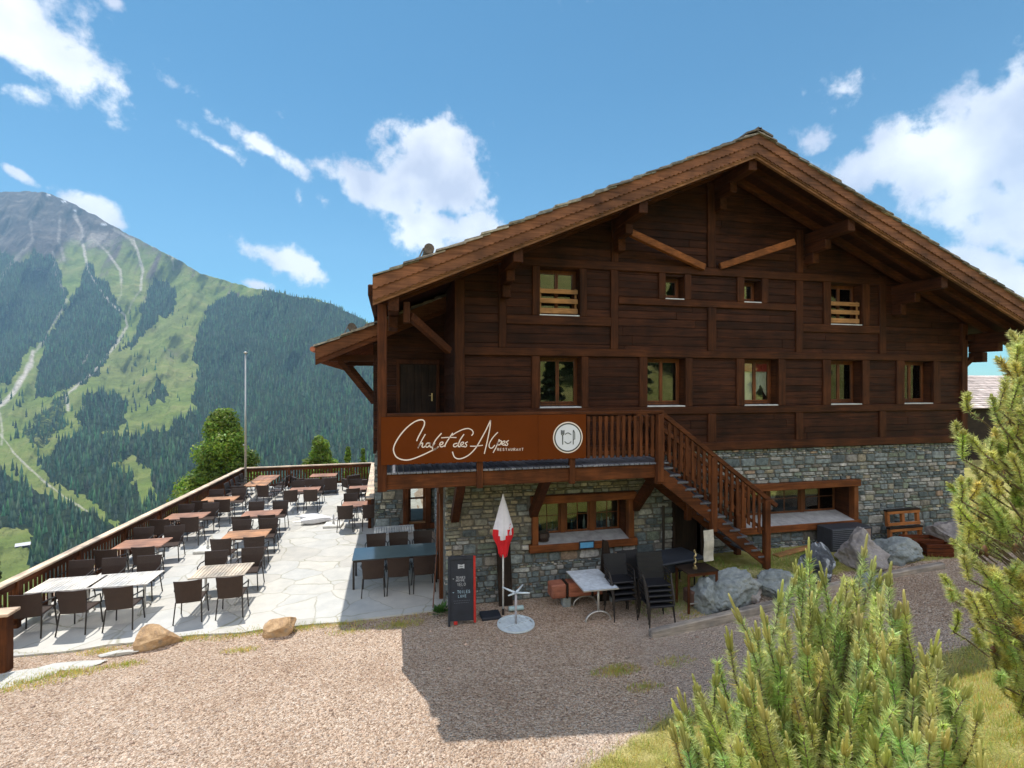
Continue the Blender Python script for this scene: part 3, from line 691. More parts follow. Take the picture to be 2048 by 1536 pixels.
# ground floor windows
def gwin(h,depth,leaves,label,mull):
    x0,x1,z0,z1=h
    m=CM(); w=.13
    m.bbox(x0-.02,x0+w,YF-.09,YF+.1,z0+.021,z1-.161,.012,col=(.6,.58,.52)); fr=cpart(m,'window',ORG('z'))
    m=CM(); m.bbox(x1-w,x1+.02,YF-.09,YF+.1,z0+.021,z1-.161,.012,col=(.6,.58,.52)); cpart(m,'jamb',ORG('z'),fr)
    m=CM(); m.bbox(x0-.05,x1+.08,YF-.12,YF+.1,z1-.16,z1+.03,.015); m.bbox(x0-.1,x1+.1,YF-.12,YF+.1,z0-.17,z0+.02,.015) 
    cpart(m,'lintel_and_sill_beam',wood('window_beam_wood',(.085,.027,.010),(.22,.078,.026),'x'),fr)
    y=YF+depth
    m=CM(); m.box(x1-w,x1-w+.04,YF+.1,y+.05,z0,z1); m.box(x0+w-.04,x0+w,YF+.1,y+.05,z0,z1); m.box(x0+w,x1-w,YF+.1,y+.05,z1-.14,z1-.1); cpart(m,'reveal',FRM('y'),fr)
    a=x0+w;b=x1-w; zz0=z0+.04+depth*.22; zz1=z1-.14
    m=CM(); m.add([(a,YF-.10,z0+.021),(b,YF-.10,z0+.021),(b,y,zz0),(a,y,zz0),(a,YF-.10,z0-.05),(b,YF-.10,z0-.05),(b,y,z0-.05),(a,y,z0-.05)],[(0,1,2,3),(0,4,5,1),(1,5,6,2),(2,6,7,3),(3,7,4,0),(7,6,5,4)]); cpart(m,'sill',STSILL,fr)
    W=(b-a); mw=.14
    for k in range(leaves):
        p=a+W*k/leaves+(mw/2 if k else .02); q=b-W*(leaves-1-k)/leaves-(mw/2 if k<leaves-1 else .02); f=.05; m=CM()
        for (p_,q_,r_,s_) in ((p,p+f,zz0,zz1),(q-f,q,zz0,zz1),(p+f,q-f,zz1-f,zz1),(p+f,q-f,zz0,zz0+f)): m.bbox(p_,q_,y,y+.05,r_,s_,.006)
        mx=(p+q)/2; mz=(zz0+zz1)/2; m.box(mx-.009,mx+.009,y+.01,y+.03,zz0+f,zz1-f); m.box(p+f,q-f,y+.011,y+.031,mz-.009,mz+.009)
        cpart(m,'casement',ORG('z'),fr); m=CM(); m.box(p+f-.01,q-f+.01,y+.018,y+.024,zz0+f-.01,zz1-f+.01); cpart(m,'pane',GL,fr)
        if k: m=CM(); xx=a+W*k/leaves; m.bbox(xx-mw/2,xx+mw/2,y-.02,y+.06,zz0-.01,zz1,.006); cpart(m,'mullion',ORG('z'),fr)
    return fr,(a,b,y,zz0,zz1)
w0,inf0=gwin(GW0,.42,3,'',1); w1,inf1=gwin(GW1,.55,3,'',1)
# cellar door under the stairs
m=CM(); m.bbox(DR[0]-.08,DR[0],YF-.04,YF+.2,DR[2],DR[3]+.1,.01); m.bbox(DR[1],DR[1]+.08,YF-.04,YF+.2,DR[2],DR[3]+.1,.01); m.bbox(DR[0],DR[1],YF-.04,YF+.2,DR[3],DR[3]+.1,.01)
d=cpart(m,'door',DARK('z')); m=CM(); m.box(DR[0],DR[1],YF+.18,YF+.23,DR[2],DR[3]); cpart(m,'door_leaf',DARK('z'),d)
# side wall of the stone base (seen almost edge-on), with a tall timber door surround
m=CM(); m.add([(XS0,YF+.03,-.1),(1.5,18.2,-.1),(1.5,18.2,3.4),(XS0,YF+.03,3.4)],[(0,3,2,1)]); 
stones(m,YF,18.1,-.1,3.4,[(12.6,13.7,-.2,2.5)],9,frame=lambda x,z,o:(XS0+(x-YF)*.043-o+.06,x,z))
cpart(m,'side_wall',STONE)
m=CM()
for y in (12.45,13.72): m.bbox(XS0-.11+(y-YF)*.043,XS0+.12,y,y+.17,-.02,2.75,.015)
m.bbox(XS0-.12,XS0+.14,12.4,13.95,2.55,2.75,.015); cpart(m,'side_door_frame',ORG('z'))
m=CM(); m.box(XS0+.1,XS0+.16,12.6,13.75,0,2.56); cpart(m,'side_door',FRM('z'))
# recessed wing: stone below, dark boarding above
YW=18.2
m=CM(); wh=(at(806,1,Y=YW).x,at(862,1,Y=YW).x,at(830,1046,Y=YW).z,at(830,950,Y=YW).z)
stones(m,-.55,1.55,-.1,3.3,[wh],21,frame=lambda x,z,o:(x,YW+.06-o,z),warm=lambda x,z:.25,big=1.25); cpart(m,'wing_stone_wall',STONE)
m=CM(); m.box(-.55,wh[0],YW+.03,YW+.4,-.1,3.3); m.box(wh[1],1.6,YW+.03,YW+.4,-.1,3.3); m.box(wh[0],wh[1],YW+.03,YW+.4,-.1,wh[2]); m.box(wh[0],wh[1],YW+.03,YW+.4,wh[3],3.3)
m.box(-.54,-.2,YW+.4,YW+5,-.1,3.3); cpart(m,'wing_mortar',MORTAR)
m=CM(); stones(m,YW+.4,YW+4.8,-.1,3.3,[],23,frame=lambda x,z,o:(-.50-o,x,z)); cpart(m,'wing_side_wall',STONE)
m=CM(); m.bbox(wh[0],wh[0]+.2,YW-.1,YW+.1,wh[2],wh[3],.012); m.bbox(wh[1]-.2,wh[1],YW-.1,YW+.1,wh[2],wh[3],.012); m.bbox(wh[0]-.12,wh[1]+.12,YW-.12,YW+.1,wh[2]-.2,wh[2],.012)
f_=cpart(m,'window',RAIL('z')); m=CM(); m.box(wh[0]+.2,wh[1]-.2,YW+.16,YW+.17,wh[2],wh[3]); cpart(m,'pane',GL,f_)
m=CM(); m.bbox(wh[0]+.2,wh[1]-.2,YW+.12,YW+.18,(wh[2]+wh[3])/2-.03,(wh[2]+wh[3])/2+.03,.005); m.bbox(wh[0]+.2,wh[0]+.27,YW+.12,YW+.18,wh[2],wh[3],.005);m.bbox(wh[1]-.27,wh[1]-.2,YW+.12,YW+.18,wh[2],wh[3],.005); cpart(m,'casement',ORG('z'),f_)
m=CM(); m.box(wh[0]+.2,wh[1]-.2,YW-.05,YW+.14,wh[2],wh[2]+.04); cpart(m,'sill',PALE('x'),f_)
# upper wall of the alcove behind the side balcony
YA=14.4; m=CM(); z=3.38
while z<8.0:
    h=rr.choice([.18,.2,.22]); t=rr.uniform(.34,.6); m.bbox(-.45,XW0+.1,YA-.01-rr.random()*.01,YA+.1,z+.001,z+h-.001,.009,col=(t,t,t)); z+=h
z=3.38
while z<7.6:   # side wall of the alcove
    h=rr.choice([.18,.2,.22]); t=rr.uniform(.34,.6); m.bbox(XW0-.02,XW0+.06,YF+.13,YA,z+.001,z+h-.001,.009,col=(t,t,t)); z+=h
m.box(-.47,-.40,YA+.02,22,3.3,6.6)
cpart(m,'alcove_wall',FAC('x'))
m=CM(); dx0,dx1=at(800,1,Y=YA).x,at(872,1,Y=YA).x
m.bbox(dx0-.1,dx0,YA-.06,YA,3.5,5.75,.01); m.bbox(dx1,dx1+.1,YA-.06,YA,3.5,5.75,.01); m.bbox(dx0-.1,dx1+.1,YA-.065,YA,5.75,5.87,.01)
d=cpart(m,'door',FRM('z')); m=CM()
for k in range(5): m.bbox(dx0+(dx1-dx0)*k/5+.002,dx0+(dx1-dx0)*(k+1)/5-.002,YA-.03,YA-.012,3.5,5.74,.006)
cpart(m,'door_leaf',DARK('z'),d)
hp=at(864,795,Y=YA-.06); m=CM(); m.tube([(hp.x,YA-.03,hp.z+.05),(hp.x,YA-.09,hp.z+.05),(hp.x-.09,YA-.09,hp.z+.05)],.011,8); m.bbox(hp.x-.02,hp.x+.02,YA-.042,YA-.03,hp.z-.1,hp.z+.12,.003)
cpart(m,'door_handle',plain('brass_metal',(.7,.55,.35),.3,1.0,.1,5),d)

# ---- roof
LAUZE=stone_mat(); LAUZE.name='roof_slab_stone'
def roof_frame(X,out,side): pass
SLABC=[(.20,.17,.135),(.26,.22,.17),(.15,.13,.11),(.30,.27,.21),(.19,.19,.17),(.33,.28,.22),(.23,.21,.15)]
def slab_roof(name,ax,az,sl,xe,y0,y1,sgn,seed,parent=None,front_over=.07,expo=.34):
    """courses of stone slabs from the eave xe up to the ridge ax; sgn=-1 left side, +1 right side"""
    r=random.Random(seed); m=CM(); Ls=abs(xe-ax)*math.hypot(1,sl); ca=1/math.hypot(1,sl); sa=sl*ca; s=0; row=0
    while s<Ls+.02:
        ex=expo*r.uniform(.9,1.1)
        y=y0-front_over-r.uniform(0,.05)
        while y<y1:
            w=r.uniform(.28,.62); ln=ex*r.uniform(1.7,2.1); th=r.uniform(.028,.052)
            s0=Ls-s+r.uniform(-.03,.05); lift=.075+r.uniform(-.008,.014)   # lower end of the slab, distance from ridge
            s1=max(s0-ln,-.02)
            def P(sd,up): return (ax+sgn*(sd*ca)+sgn*0, az-sd*sa+up)
            c=r.choice(SLABC); k=r.uniform(.75,1.25); c=tuple(q*k for q in c)
            j=[r.uniform(-.025,.025) for _ in range(4)]
            a0=P(s0+j[0],lift-th); a1=P(s0+j[0]-.01,lift); b0=P(s1,-.02); b1=P(s1,.015)
            ya,yb_=y+.004,y+w-.004
            vs=[(a0[0],ya+j[2]*.3,a0[1]),(a0[0],yb_,a0[1]+j[1]*.2),(b0[0],yb_,b0[1]),(b0[0],ya,b0[1]),(a1[0],ya+.012,a1[1]+j[3]*.3),(a1[0],yb_-.012,a1[1]),(b1[0],yb_-.01,b1[1]),(b1[0],ya+.01,b1[1])]
            m.add(vs,[(0,3,2,1),(4,5,6,7),(0,1,5,4),(1,2,6,5),(2,3,7,6),(3,0,4,7)],c)
            y+=w
        s+=ex; row+=1
    return cpart(m,name,LAUZE,parent)
YRB=24.3
mrf=CM()   # roof body: boards of the soffit and a solid deck
th=.16
def deck(m,x0,x1,y0,y1,dz):
    m.add([(x0,y0,roofz(x0)-.09),(x1,y0,roofz(x1)-.09),(x1,y1,roofz(x1)-.09),(x0,y1,roofz(x0)-.09),(x0,y0,roofz(x0)-.09-dz),(x1,y0,roofz(x1)-.09-dz),(x1,y1,roofz(x1)-.09-dz),(x0,y1,roofz(x0)-.09-dz)],[(0,1,2,3),(4,7,6,5),(0,4,5,1),(1,5,6,2),(2,6,7,3),(3,7,4,0)])
deck(mrf,XL,AX,YR+.02,YRB,.30); deck(mrf,AX,XR,YR+.02,YRB,.30)
roof=cpart(mrf,'roof',wood('roof_deck_wood',(.014,.005,.003),(.060,.020,.008),'y'))
slab_roof('roof_slabs',AX,AZ-.08,SL,XL-.02,YR-.02,YRB,-1,31,roof); slab_roof('roof_slabs',AX,AZ-.08,SL,XR+.02,YR-.02,YRB,1,32,roof)
m=CM(); y=YR-.1
while y<YRB:      # ridge slabs
    w=rr.uniform(.35,.6); 
    for sg in (-1,1): m.add([(AX-sg*.05,y,AZ+.055),(AX+sg*.36,y,AZ-.10),(AX+sg*.36,y+w-.02,AZ-.10),(AX-sg*.05,y+w-.02,AZ+.055),(AX-sg*.05,y,AZ+.01),(AX+sg*.36,y,AZ-.14),(AX+sg*.36,y+w-.02,AZ-.14),(AX-sg*.05,y+w-.02,AZ+.01)],[(0,1,2,3),(0,4,5,1),(1,5,6,2),(3,7,4,0),(4,7,6,5),(2,6,7,3)],rr.choice(SLABC))
    y+=w
cpart(m,'ridge_slabs',LAUZE,roof)
def scallop(m,x0,x1,top,bot,y0,y1,pitch=.11,dep=.028,zf=roofz):
    """board following the slope, scalloped lower edge"""
    n=max(1,int(abs(x1-x0)/pitch)); nn=n*4; 
    for i in range(nn):
        xa=x0+(x1-x0)*i/nn; xb=x0+(x1-x0)*(i+1)/nn
        fa=dep*abs(math.sin(PI*i/4)); fb=dep*abs(math.sin(PI*(i+1)/4))
        za,zb=zf(xa),zf(xb)
        m.add([(xa,y0,za-top),(xb,y0,zb-top),(xb,y0,zb-bot-fb),(xa,y0,za-bot-fa),(xa,y1,za-top),(xb,y1,zb-top),(xb,y1,zb-bot-fb),(xa,y1,za-bot-fa)],[(0,3,2,1),(4,5,6,7),(3,7,6,2),(0,1,5,4)])
    for x,s_ in ((x0,0),(x1,1)): 
        z=zf(x); m.add([(x,y0,z-top),(x,y0,z-bot),(x,y1,z-bot),(x,y1,z-top)],[(0,1,2,3)])
BARGE=lambda: wood('barge_board_wood',(.095,.040,.022),(.25,.115,.062),'x')
for (xa,xb) in ((XL-.02,AX),(AX,XR+.02)):
    m=CM(); m.tone(.54); scallop(m,xa,xb,.075,.285,YR-.055,YR-.02); 
    b=cpart(m,'barge_board',BARGE()); tag(b)
    m=CM(); m.tone(.46); scallop(m,xa,xb,.26,.50,YR-.02,YR+.015); cpart(m,'lower_barge_board',BARGE(),b)
    m=CM(); m.tone(.5)
    za,zb=roofz(xa),roofz(xb)
    for t0,t1,yy in ((.47,.545,.03),(.54,.60,.06)):
        m.add([(xa,YR-.02+yy,za-t0),(xb,YR-.02+yy,zb-t0),(xb,YR-.02+yy,zb-t1),(xa,YR-.02+yy,za-t1),(xa,YR+.05+yy,za-t0),(xb,YR+.05+yy,zb-t0),(xb,YR+.05+yy,zb-t1),(xa,YR+.05+yy,za-t1)],[(0,3,2,1),(4,5,6,7),(3,7,6,2),(0,1,5,4),(0,4,7,3),(1,2,6,5)])
    cpart(m,'edge_batten',wood('batten_wood',(.14,.066,.034),(.32,.17,.095),'x'),b)
m=CM(); m.bbox(XL-.13,XL+.0,YR+.45,YRB,roofz(XL)-.36,roofz(XL)-.12,.02); cpart(m,'eave_board',FRM('y'),roof)
# rafters under the overhang, running down the slope
for yy in (YR+.62,YR+1.22):
    for sg,xe in ((-1,XL+.05),(1,XR-.05)):
        m=CM(); m.beam((AX,yy,AZ-.47),(xe,yy,roofz(xe)-.47),.13,.16,col=(.62,.6,.55)); cpart(m,'rafter',FRM('x'))
# purlins and their corbels
PX=[(.05,-.2),(2.63,0),(5.54,0),(8.39,0),(11.26,0),(14.25,0),(17.3,0)]
for x,_ in PX:
    zt=roofz(x)-.56+(.0 if x!=8.39 else -.0)
    m=CM(); m.bbox(x-.11,x+.11,YR+.14,YF+2,zt-.30,zt,.015); p_=cpart(m,'purlin',FRM('y'))
    m=CM(); m.bbox(x-.10,x+.10,YR+.85,YF+.1,zt-.56,zt-.305,.015); cpart(m,'corbel',FRM('y'),p_)
    if x>1:
        m=CM(); m.bbox(x-.10,x+.10,YR+1.25,YF+.1,zt-.86,zt-.565,.015); cpart(m,'corbel',FRM('y'),p_)
# diagonal braces in the gable
for a,b in (((1262,466),(1408,535)),((1588,484),(1440,533))):
    p=at(a[0],a[1],Y=YF-.55); q=at(b[0],b[1],Y=YC-.02); m=CM(); m.tone(.66); m.beam(p,q,.12,.17); cpart(m,'diagonal_brace',wood('brace_wood',(.10,.035,.012),(.23,.088,.030),'x'))
# knee brace between corner post and alcove, and post bracket at the right corner
p=at(820,632,Y=YR+.5); q=at(898,702,Y=YC-.05); m=CM(); m.beam(p,q,.13,.16,col=(.5,.5,.5)); cpart(m,'knee_brace',FRM('x'))
m=CM(); m.bbox(p.x-.14,p.x,YR+.4,YR+.56,p.z-.15,p.z+.28,.01); cpart(m,'hanging_post',FRM('z'))
xr=XW1; m=CM(); m.beam((xr,YF+.0,5.75),(xr+1.05,YF+.0,6.55),.12,.14); cpart(m,'knee_brace',FRM('x'))
m=CM(); m.bbox(xr-.1,XR-.1,YF-.1,YF+.08,6.52,6.68,.01); cpart(m,'outrigger_beam',FRM('x'))
# snow-stop log lying on the left roof slope
def snowlog(p,y0,y1,zoff=.12,par=None):
    m=CM(); m.tube([(p[0],y0,p[1]+zoff),(p[0],y1,p[1]+zoff)],.105,12,col=(.22,.2,.18)); o=cpart(m,'snow_stop_log',GREY('y'),par,smooth=False)
    for yy in np.arange(y0+.15,y1,1.4):
        m=CM(); m.tube([(p[0]-.22,yy,p[1]-.1),(p[0]-.13,yy,p[1]+.1),(p[0]-.10,yy,p[1]+.16)],.018,6); cpart(m,'log_hook',plain('grey_iron',(.2,.2,.2),.5,.6),o)
pl=at(858,490,Y=10.55); snowlog((pl.x,roofz(pl.x)+.0),10.5,23)

# ---- lower roof over the wing
TX,TY,TZ=-1.86,13.9,6.19; BX=2.2; BZ=TZ+SL*(BX-TX)
lz=lambda X: TZ+SL*(X-TX)
m=CM(); y0=TY+.02;y1=21.5
m.add([(TX,y0,lz(TX)-.09),(BX,y0,lz(BX)-.09),(BX,y1,lz(BX)-.09),(TX,y1,lz(TX)-.09),(TX,y0,lz(TX)-.3),(BX,y0,lz(BX)-.3),(BX,y1,lz(BX)-.3),(TX,y1,lz(TX)-.3)],[(0,1,2,3),(4,7,6,5),(0,4,5,1),(1,5,6,2),(2,6,7,3),(3,7,4,0)])
lr=cpart(m,'lower_roof',wood('roof_deck_wood',(.05,.016,.006),(.14,.048,.017),'y'))
slab_roof('roof_slabs',BX,BZ-.05,SL,TX-.03,TY-.02,y1,-1,41,lr)
m=CM(); m.tone(.5); scallop(m,TX-.02,BX,.06,.34,TY-.05,TY-.015,zf=lz); b=cpart(m,'barge_board',wood('shaded_barge_wood',(.08,.03,.013),(.2,.085,.04),'x'),lr)  # darker copy of the barge wood, shade put into its colour
m=CM(); scallop(m,TX-.02,BX,.33,.50,TY-.02,TY+.015,dep=.0,zf=lz); cpart(m,'lower_barge_board',RAIL('x'),lr)
yy=TY+.25
while yy<y1:
    m=CM(); m.beam((TX+.02,yy,lz(TX)-.39),(BX,yy,lz(BX)-.39),.11,.15,col=(.7,.6,.55)); cpart(m,'rafter',RAIL('x'),lr); yy+=.42
pl=at(704,626,Y=TY+.1); snowlog((pl.x,lz(pl.x)),TY,21,par=lr)
m=CM(); m.tube([(TX-.08,TY-.05,TZ-.1),(TX-.08,y1,TZ-.1)],.07,10,col=(.6,.45,.4)); cpart(m,'gutter',plain('copper_gutter',(.35,.16,.11),.5,.5),lr)
for y in (TY+.6,17.9):
    m=CM(); xb=at(690,1,Y=TY+.6).x; m.bbox(-1.62,-.4,y-.09,y+.09,lz(-1.3)-.62,lz(-1.3)-.44,.012); cpart(m,'bracket_arm',FRM('x'),lr)
    m=CM(); m.beam((-1.35,y,lz(-1.3)-.6),(-.45,y,lz(-1.3)-1.75),.12,.14); cpart(m,'knee_brace',FRM('x'),lr)

# ---- balcony
xb0=at(757,1,Y=YB).x; xb1=at(1325,1,Y=YB).x; DZ=3.40
bal=empty('balcony',(0,0,0),0,chalet)
m=CM(); x=xb0
# boards run outward (along Y)
while x<xb1+.05:
    w=.125; t=rr.uniform(.4,.6); m.bbox(x+.006,x+w-.006,YB-.03,(YA if x<XW0 else YF),DZ-.04,DZ,.004,col=(t,t,t)); x+=w
cpart(m,'deck',wood('slate_grey_deck',(.10,.11,.14),(.22,.24,.29),'y',.5),bal)
m=CM(); m.bbox(xb0,xb1,YB+.02,YB+.16,3.04,3.355,.015,col=(.55,.55,.55)); cpart(m,'edge_beam',RAIL('x'),bal)
m=CM(); m.bbox(xb0,xb0+.16,YB+.16,YA,3.04,3.355,.015); cpart(m,'side_beam',RAIL('y'),bal)
m=CM(); zt=roofz(xb0)-.58; m.bbox(xb0-.02,xb0+.165,YB-.06,YB+.12,3.02,zt,.015,col=(.42,.4,.4)); cpart(m,'corner_post',RAIL('z'),bal)
for u in (960,1145,1318):
    p=at(u,1,Y=YB-.04); m=CM(); m.bbox(p.x-.065,p.x+.065,YB-.05,YB+.06,3.0 if u<1300 else 2.9,4.5,.01); cpart(m,'railing_post',RAIL('z'),bal)
m=CM(); m.bbox(xb0+.16,xb1,YB-.07,YB+.09,4.53,4.60,.012,col=(.42,.42,.42)); m.bbox(xb0+.16,xb1,YB+.0,YB+.05,4.36,4.45,.01,col=(.35,.35,.35)); m.bbox(xb0+.16,xb1,YB+.0,YB+.05,3.60,3.69,.01,col=(.35,.35,.35)); cpart(m,'handrail',RAIL('x'),bal)
m=CM(); m.bbox(xb0-.02,xb0+.1,YB+.12,YA,4.53,4.60,.012,col=(.42,.42,.42)); cpart(m,'side_handrail',RAIL('y'),bal)
def baluster(m,x,y0,y1,z0,z1,w=.075,sl=0):
    t=rr.uniform(.45,.6)
    # flat board, slightly waisted in profile
    prof=[(0,1),(.18,1),(.3,.72),(.5,1.08),(.7,.72),(.82,1),(1,1)]
    pts=[(x+w*k/2,z0+(z1-z0)*a) for a,k in prof]+[(x-w*k/2,z0+(z1-z0)*a) for a,k in reversed(prof)]
    if sl: pts=[(px,pz+sl*(px-x)) for px,pz in pts]
    m.prism(pts,y0,y1,col=(t,t,t))
x=xb0+.25
xs_=at(1172,1,Y=YB).x
while x<xb1-.12:
    m=CM(); baluster(m,x,YB-.035,YB-.003,3.55,4.48); cpart(m,'baluster',RAIL('z'),bal); x+=.142
y=YB+.3
while y<YA:
    m=CM(); m.bbox(xb0+.01,xb0+.035,y,y+.158,3.5,4.53,.005); cpart(m,'baluster',RAIL('z'),bal); y+=.16
# corbel brackets carrying the balcony
for x in (1.45,fx(1066,YF),fx(1270,YF)):
    m=CM(); m.beam((x,YF,2.05),(x,YB+.15,3.12),.19,.2,up=(0,-1,1),col=(.45,.45,.45)); b=cpart(m,'bracket',FRM('y'),bal)
    m=CM(); m.bbox(x-.1,x+.1,YB+.15,YF,3.0,3.2,.012); cpart(m,'bracket_arm',FRM('y'),b)
# ---- stairs
sx0=at(1325,1,Y=YB).x; sx1=at(1531,1,Y=YB).x; sz0=DZ; sz1=.95; NS=14
stairs=empty('stairs',(0,0,0),0,chalet)
slope=(sz1+.1-sz0)/(sx1-sx0)
for yy in (YB-.03,YB+1.02):
    m=CM(); a=(sx0-.05,2.93,3.25+.0)
    pts=[(sx0-.08,sz0-.07),(sx1+.02,sz1+.05),(sx1+.02,sz1-.22),(sx0-.08,sz0-.45)]
    m.prism(pts,yy,yy+.07,col=(.5,.5,.5)); cpart(m,'stringer',RAIL('x'),stairs)
for k in range(NS):
    f=(k+.6)/NS; x=sx0+(sx1-sx0)*f; z=sz0-.06+(sz1+.04-sz0)*f
    m=CM(); m.bbox(x-.15,x+.13,YB-.05,YB+1.09,z-.005,z+.04,.006); cpart(m,'tread',wood('slate_grey_tread',(.05,.055,.07),(.15,.16,.19),'y',.45),stairs)
hx0,hz0=sx0-.05,4.50; hx1=at(1550,1,Y=YB).x; hz1=at(1550,1013,Y=YB).z; hs=(hz1-hz0)/(hx1-hx0)
for yy in (YB-.03,YB+1.04):
    m=CM(); m.beam((hx0,yy,hz0+.03),(hx1,yy,hz1+.03),.11,.10); cpart(m,'handrail',RAIL('x'),stairs)
    for dz in (-.13,-.80):
        m=CM(); m.beam((hx0+.1,yy+.02,hz0+dz+hs*.1),(sx1,yy+.02,hz0+dz+hs*(sx1-hx0)),.035,.07,col=(.38,.38,.38)); cpart(m,'rail_batten',RAIL('x'),stairs)
    n=0; x=hx0+.2
    while x<sx1-.08:
        zt=hz0+hs*(x-hx0)-.04; m=CM(); baluster(m,x,yy-.03,yy,zt-.92,zt,.078,hs); cpart(m,'baluster',RAIL('z'),stairs); x+=.15
    for u,zb in ((1318,2.95),(1425,1.72),(1531,.72)):
        x=at(u,1,Y=YB).x; zt=hz0+hs*(x-hx0)-.02; m=CM(); m.bbox(x-.075,x+.075,yy-.07,yy+.07,zb,zt,.012,col=(.5,.5,.5)); cpart(m,'newel_post',RAIL('z'),stairs)

# ---- hanging restaurant sign with hand lettering
YS=YB-.10
sg0=at(762,1,Y=YS).x; sg1=at(1172,1,Y=YS).x
sign=empty('restaurant_sign',(sg0,YS,3.57)); SO=Vector((sg0,YS,3.57))
tag(sign,'long rust orange banner with white handwritten restaurant name fixed to the balcony railing','sign')
def spart(mb,name,mat,parent=None):
    mb.v=[(a-SO.x,b-SO.y,c-SO.z) for a,b,c in mb.v]; return mb.build(name,mat,parent or sign)
m=MB(); xm=at(1076,1,Y=YS).x
m.bbox(sg0,xm-.002,YS-.004,YS+.012,3.57,4.535,.002); m.bbox(xm+.002,sg1,YS-.004,YS+.012,3.57,4.535,.002)
spart(m,'panel',plain('rust_orange_banner',(.115,.028,.005),.85,0,.10,1.2,0,.06,False))
LET=plain('cream_lettering',(.80,.70,.62),.6,0,.03,3,0,.3,False); INK=plain('dark_grey_ink',(.06,.07,.075),.6,0,.03,3,0,.3,False)
def spline(pts,n=8):
    P=[pts[0]]+list(pts)+[pts[-1]]; out=[]
    for i in range(1,len(P)-2):
        p0,p1,p2,p3=[Vector(q) for q in P[i-1:i+3]]
        for k in range(n):
            t=k/n; out.append(.5*((2*p1)+(p2-p0)*t+(2*p0-5*p1+4*p2-p3)*t*t+(3*p1-p0-3*p2+p3)*t**3))
    out.append(Vector(P[-1])); return out
def stroke(m,pts,w,conv,y,smooth=True,n=6):
    q=spline([tuple(p)+(0,) for p in pts],n) if smooth and len(pts)>2 else [Vector(tuple(p)+(0,)) for p in pts]
    W=[conv(p.x,p.y) for p in q]; th=.003
    vs=[];fs=[]
    for i,(x,z) in enumerate(W):
        a=W[max(0,i-1)]; b=W[min(len(W)-1,i+1)]; dx,dz=b[0]-a[0],b[1]-a[1]; l=math.hypot(dx,dz) or 1; nx_,nz_=-dz/l,dx/l
        ww=w/2
        vs+=[(x+nx_*ww,y,z+nz_*ww),(x-nx_*ww,y,z-nz_*ww),(x+nx_*ww,y+th,z+nz_*ww),(x-nx_*ww,y+th,z-nz_*ww)]
    for i in range(len(W)-1):
        a=i*4;b=a+4; fs+=[(a,a+1,b+1,b),(a+2,b+2,b+3,a+3),(a,b,b+2,a+2),(a+1,a+3,b+3,b+1)]
    fs+=[(0,2,3,1),(len(vs)-4,len(vs)-3,len(vs)-1,len(vs)-2)]
    m.add(vs,fs)
def cz(px,py):   # zoomed crop coordinates of the sign -> x,z on the board
    u=770+px/6.827; v=830+py/6.827; p=at(u,v,Y=YS); return (p.x,p.z)
m=MB(); yL=YS-.008
ST=[([(432,355),(455,300),(500,215),(535,140),(535,85),(490,65),(400,95),(290,180),(190,300),(125,420),(120,500),(160,575),(250,612),(350,607),(480,560),(600,505),(720,445)],.040),
 ([(550,262),(500,350),(450,452)],.034),([(455,440),(490,390),(515,385),(505,430),(530,438),(560,410)],.030),
 ([(615,385),(575,385),(555,425),(580,438),(615,400),(622,380),(612,428),(640,435),(680,380)],.030),
 ([(772,248),(700,330),(655,410),(650,465),(680,470),(730,430)],.032),
 ([(740,415),(785,395),(790,370),(760,375),(745,410),(770,435),(815,415)],.028),
 ([(925,245),(880,310),(830,390),(815,435)],.032),([(765,312),(870,305),(975,308)],.026),
 ([(915,278),(980,235),(1070,195),(1140,185),(1190,210),(1203,250),(1180,282)],.034),
 ([(990,385),(945,395),(935,425),(965,432),(1005,395)],.028),([(1078,262),(1020,350),(1000,425),(1030,430)],.032),
 ([(1025,420),(1065,395),(1070,370),(1045,375),(1032,405),(1055,430),(1085,420)],.026),([(1130,365),(1095,385),(1115,410),(1100,435),(1070,430)],.026),
 ([(1440,70),(1380,200),(1310,330),(1230,460),(1130,555),(1020,598),(950,575),(920,500)],.038),([(1440,70),(1430,180),(1395,360),(1355,530)],.036),([(1160,425),(1240,425),(1335,412)],.026),
 ([(1540,235),(1470,310),(1425,390),(1425,440),(1460,450),(1500,410)],.034),
 ([(1560,330),(1520,430),(1475,515)],.034),([(1530,390),(1570,350),(1590,365),(1565,405),(1530,405)],.028),
 ([(1585,400),(1630,380),(1635,355),(1605,365),(1595,395),(1620,412),(1650,395)],.026),([(1690,345),(1655,370),(1675,390),(1665,415),(1635,412)],.026)]
for pts,w in ST: stroke(m,pts,w*(.60 if w>.033 else .72),cz,yL)
